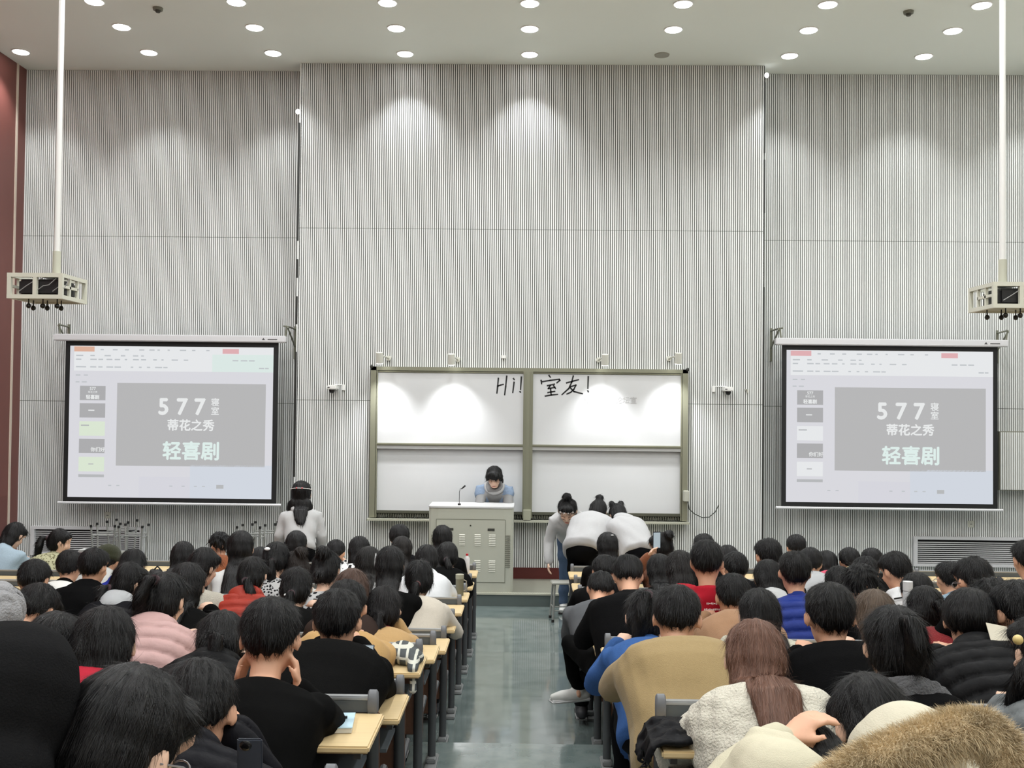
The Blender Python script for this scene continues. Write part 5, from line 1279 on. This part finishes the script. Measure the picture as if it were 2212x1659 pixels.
# thermos, bottles
p = desk(993, 1262, 9.2); t = empty('flask', p); tag(t, 'khaki metal flask standing on a left desk near the aisle', 'flask')
MB().tube([(0, 0, 0), (0, 0, .15)], .036, 18).build('flask_body', mat('flask_khaki', (122, 118, 98), .4, metal=.2), t, True)
MB().tube([(0, 0, .15), (0, 0, .19)], .038, 18).build('lid', mat('flask_lid', (150, 148, 128), .4), t, True)
MB().tube([(.036, 0, .14), (.06, 0, .13), (.058, 0, .05), (.036, 0, .04)], .005, 6).build('handle', mat('flask_lid2', (170, 160, 140), .4), t, True)
p = desk(1961, 1296, 6.9); p.z = P(1961, 1318, p.y).z; t = empty('water_bottle', p); tag(t, 'tall white water bottle among the right block heads', 'bottle')
MB().tube([(0, 0, 0), (0, 0, .11), (0, 0, .13)], [.033, .033, .028], 16).build('bottle_body', mat('bottle_white', (196, 198, 200), .3), t, True)
MB().tube([(0, 0, .13), (0, 0, .19)], .032, 16).build('lid', mat('bottle_lid', (214, 214, 214), .3), t, True)
p = desk(1009, 1196, 10.8); t = empty('water_bottle', p); tag(t, 'small clear bottle with red cap before the lectern', 'bottle')
MB().tube([(0, 0, 0), (0, 0, .15), (0, 0, .18)], [.03, .03, .012], 14).build('bottle_body', mat('clear_plastic', (210, 206, 204), .2), t, True)
MB().tube([(0, 0, .18), (0, 0, .2)], .014, 12).build('cap', mat('cap_red', (190, 40, 48), .4), t, True)
# black backpack
p = desk(340, 1208, 9.0); p = P(340, 1232, 9.1); p.z = fz(9.1) + .72; b = MB()
b.ell((0, 0, .09), (.085, .08, .13)); b.box(-.08, .08, -.06, .07, .0, .13); b.ell((-.05, .02, .19), (.03, .04, .03)); me = remesh(b, .01, 4)
o = link('backpack', me, mat('bag_black', (27, 27, 28), .7, bump=.3), None, False, p); tag(o, 'black backpack standing on a desk under the left stool stack', 'backpack')
MB().tube([(-.04, 0, .2), (0, 0, .245), (.04, 0, .2)], .008, 8).build('handle', mat('bag_strap', (20, 20, 20)), o, True)
p = P(818, 1190, 10.7); p.z = fz(10.9) + .722; o = tag(MB().tube([(-.09, 0, .03), (.09, 0, .035)], .03, 12, True).build('pencil_case', mat('case_black', (30, 30, 32), .6), smooth=True), 'black pencil case on the front desk beneath the whiteboard', 'pencil case'); o.location = p
# folder and box at far left
p = P(185, 1182, 11.0); p.z = fz(11) + .722
o = tag(MB().box(-.14, .06, -.01, .01, .0, .15).build('folder', mat('maroon_folder', (78, 20, 34), .4), bevel=.004), 'dark maroon folder standing on the front left desk', 'folder'); o.location = p + Vector((0, -.06, 0))
MB().ell((-.05, -.012, .07), (.012, .004, .012)).build('emblem', mat('emblem_pink', (214, 150, 150)), o, True)
o = tag(MB().box(-.12, .16, .0, .14, .0, .17).build('box', mat('box_white', (176, 178, 176), .5), bevel=.004), 'pale grey box behind the maroon folder on the front left desk', 'box'); o.location = p + Vector((.04, 0, 0))
MB().tube([(0, 0, 0), (0, -.004, 0)], .012, 10).build('dial', mat('dark_slot', (60, 60, 60)), o); o.children[0].location = (.09, 0, .09)
# phones
def phone(c, lb, rx=0, rz=0, scr=True, col=(30, 34, 44), w_=.038, h_=.078):
    t = empty('phone', c, rz); t.rotation_euler = (rx, 0, rz); tag(t, lb, 'phone')
    MB().box(-w_, w_, -.004, .004, -h_, h_).build('phone_case', mat('phone_case', col, .4), t, bevel=.003)
    if scr: MB().box(-w_ * .88, w_ * .88, -.0048, -.004, -h_ * .9, h_ * .9).build('screen', mat('phone_screen', (10, 10, 12), .2, emit=(176, 190, 196), estr=.9), t)
    else: MB().ell((-w_ * .3, -.004, h_ * .72), (w_ * .5, .003, .011)).build('lens_housing', mat('lens_black', (14, 14, 16), .2), t, True)
def in_hand(s, sd, dz=.05):
    sh, el, wr, md = s['_arms'][sd]; return s['_M'] @ (wr + (wr - el).normalized() * .10 + Vector((-sd * .02, .015, dz)))
phone(in_hand(get('rust knit holding'), -1, .07), 'phone held up by the person with a bun, bright screen', rz=.25)
phone(in_hand(get('turned right holding a phone'), 1, .04), 'phone held by the long haired person in cream sleeves', rz=-.5)
phone(P(540, 1646, 2.1), 'dark slate phone with wide camera lens standing at bottom left', scr=False, col=(52, 56, 66), w_=.026 * 1.0, h_=.05, rx=.1)
p = desk(786, 1424, 4.9); phone(P(786, 1424, 4.45), 'phone with lit white screen right of the black jacket by the aisle', rx=-.9)
p = P(2160, 1378, 4.3); o = tag(MB().box(-.05, .05, -.06, .06, 0, .002).build('paper', mat('paper', (205, 198, 180))), 'sheet of cream paper at the right edge beside the yellow hair bobble', 'paper'); o.location = p; o.rotation_euler = (.9, .2, .2)
# stools
M_st = mat('stool_metal', (150, 152, 148), .4, metal=.35); M_rb = mat('rubber_black', (18, 18, 18), .7)
def stool(loc, lb, inv=False, rz=0, col=None, grp='spare stools by the front wall'):
    t = empty('stool', loc, rz); tag(t, lb, 'stool', grp)
    if inv: t.rotation_euler = (math.pi, 0, rz)
    MB().box(-.155, .155, -.12, .12, .43, .45).build('seat', col or mat('stool_seat', (168, 168, 160), .5), t, bevel=.006)
    for sx in (-1, 1):
        for sy in (-1, 1):
            o_ = MB().tube([(sx * .15, sy * .125, .02), (sx * .125, sy * .095, .43)], .0125, 8).build('leg', M_st, t, True)
            MB().tube([(sx * .151, sy * .126, 0), (sx * .149, sy * .124, .03)], .017, 8).build('rubber_foot', M_rb, o_, True)
    mb = MB()
    for sy in (-1, 1): mb.tube([(-.143, sy * .118, .13), (.143, sy * .118, .13)], .008, 6)
    for sx in (-1, 1): mb.tube([(sx * .14, -.116, .16), (sx * .14, .116, .16)], .008, 6)
    mb.build('stretcher', M_st, t, True)
sp = P(1221, 1330, 12.0); stool((sp.x, 11.75, 0), 'grey metal stool in the aisle by the white sneakers', rz=.1, col=mat('stool_seat_blue', (96, 130, 170), .5), grp=None) if False else stool((P(1219, 1300, 12.0).x, 12.0, 0), 'grey metal stool at the aisle beside the bending person in jeans', rz=.1)
for i, (px, d, rz, nm) in enumerate(((227, 13.3, .1, 'left end'), (262, 13.75, -.12, 'middle'), (287, 13.25, .05, 'right end'), (541, 13.35, .0, 'left half'), (571, 13.7, .12, 'right half'))):
    x = P(px, 1150, d).x; where = 'stack under the left screen, ' + nm if px < 400 else 'stack left of the standing white hoodie, ' + nm
    stool((x, d, 0), 'upright stool at the base of the ' + where, rz=rz)
    stool((x + .01, d, .90), 'upturned stool with black feet, ' + where, True, rz=rz)
# mop leaning by the standing person
p = P(616, 1120, 12.6); t = empty('mop', (p.x, 12.6, 0)); tag(t, 'red mop handle with pale cloth head upright beside the standing white hoodie', 'mop')
MB().tube([(0, 0, .02), (0, 0, p.z - .12)], .011, 8).build('handle', mat('mop_red', (150, 40, 42), .4), t, True)
b = MB(); b.ell((0, 0, p.z - .08), (.04, .03, .10)); b.ell((-.02, 0, p.z - .12), (.02, .03, .06)); me = remesh(b, .008, 2); folds(me, 'hoodie', 0, 1.5, 3); link('mop_head', me, cloth_mat('tee', (214, 188, 184)), t)
print('OBJECTS', len(bpy.data.objects), 'VERTS', sum(len(m.vertices) for m in bpy.data.meshes))
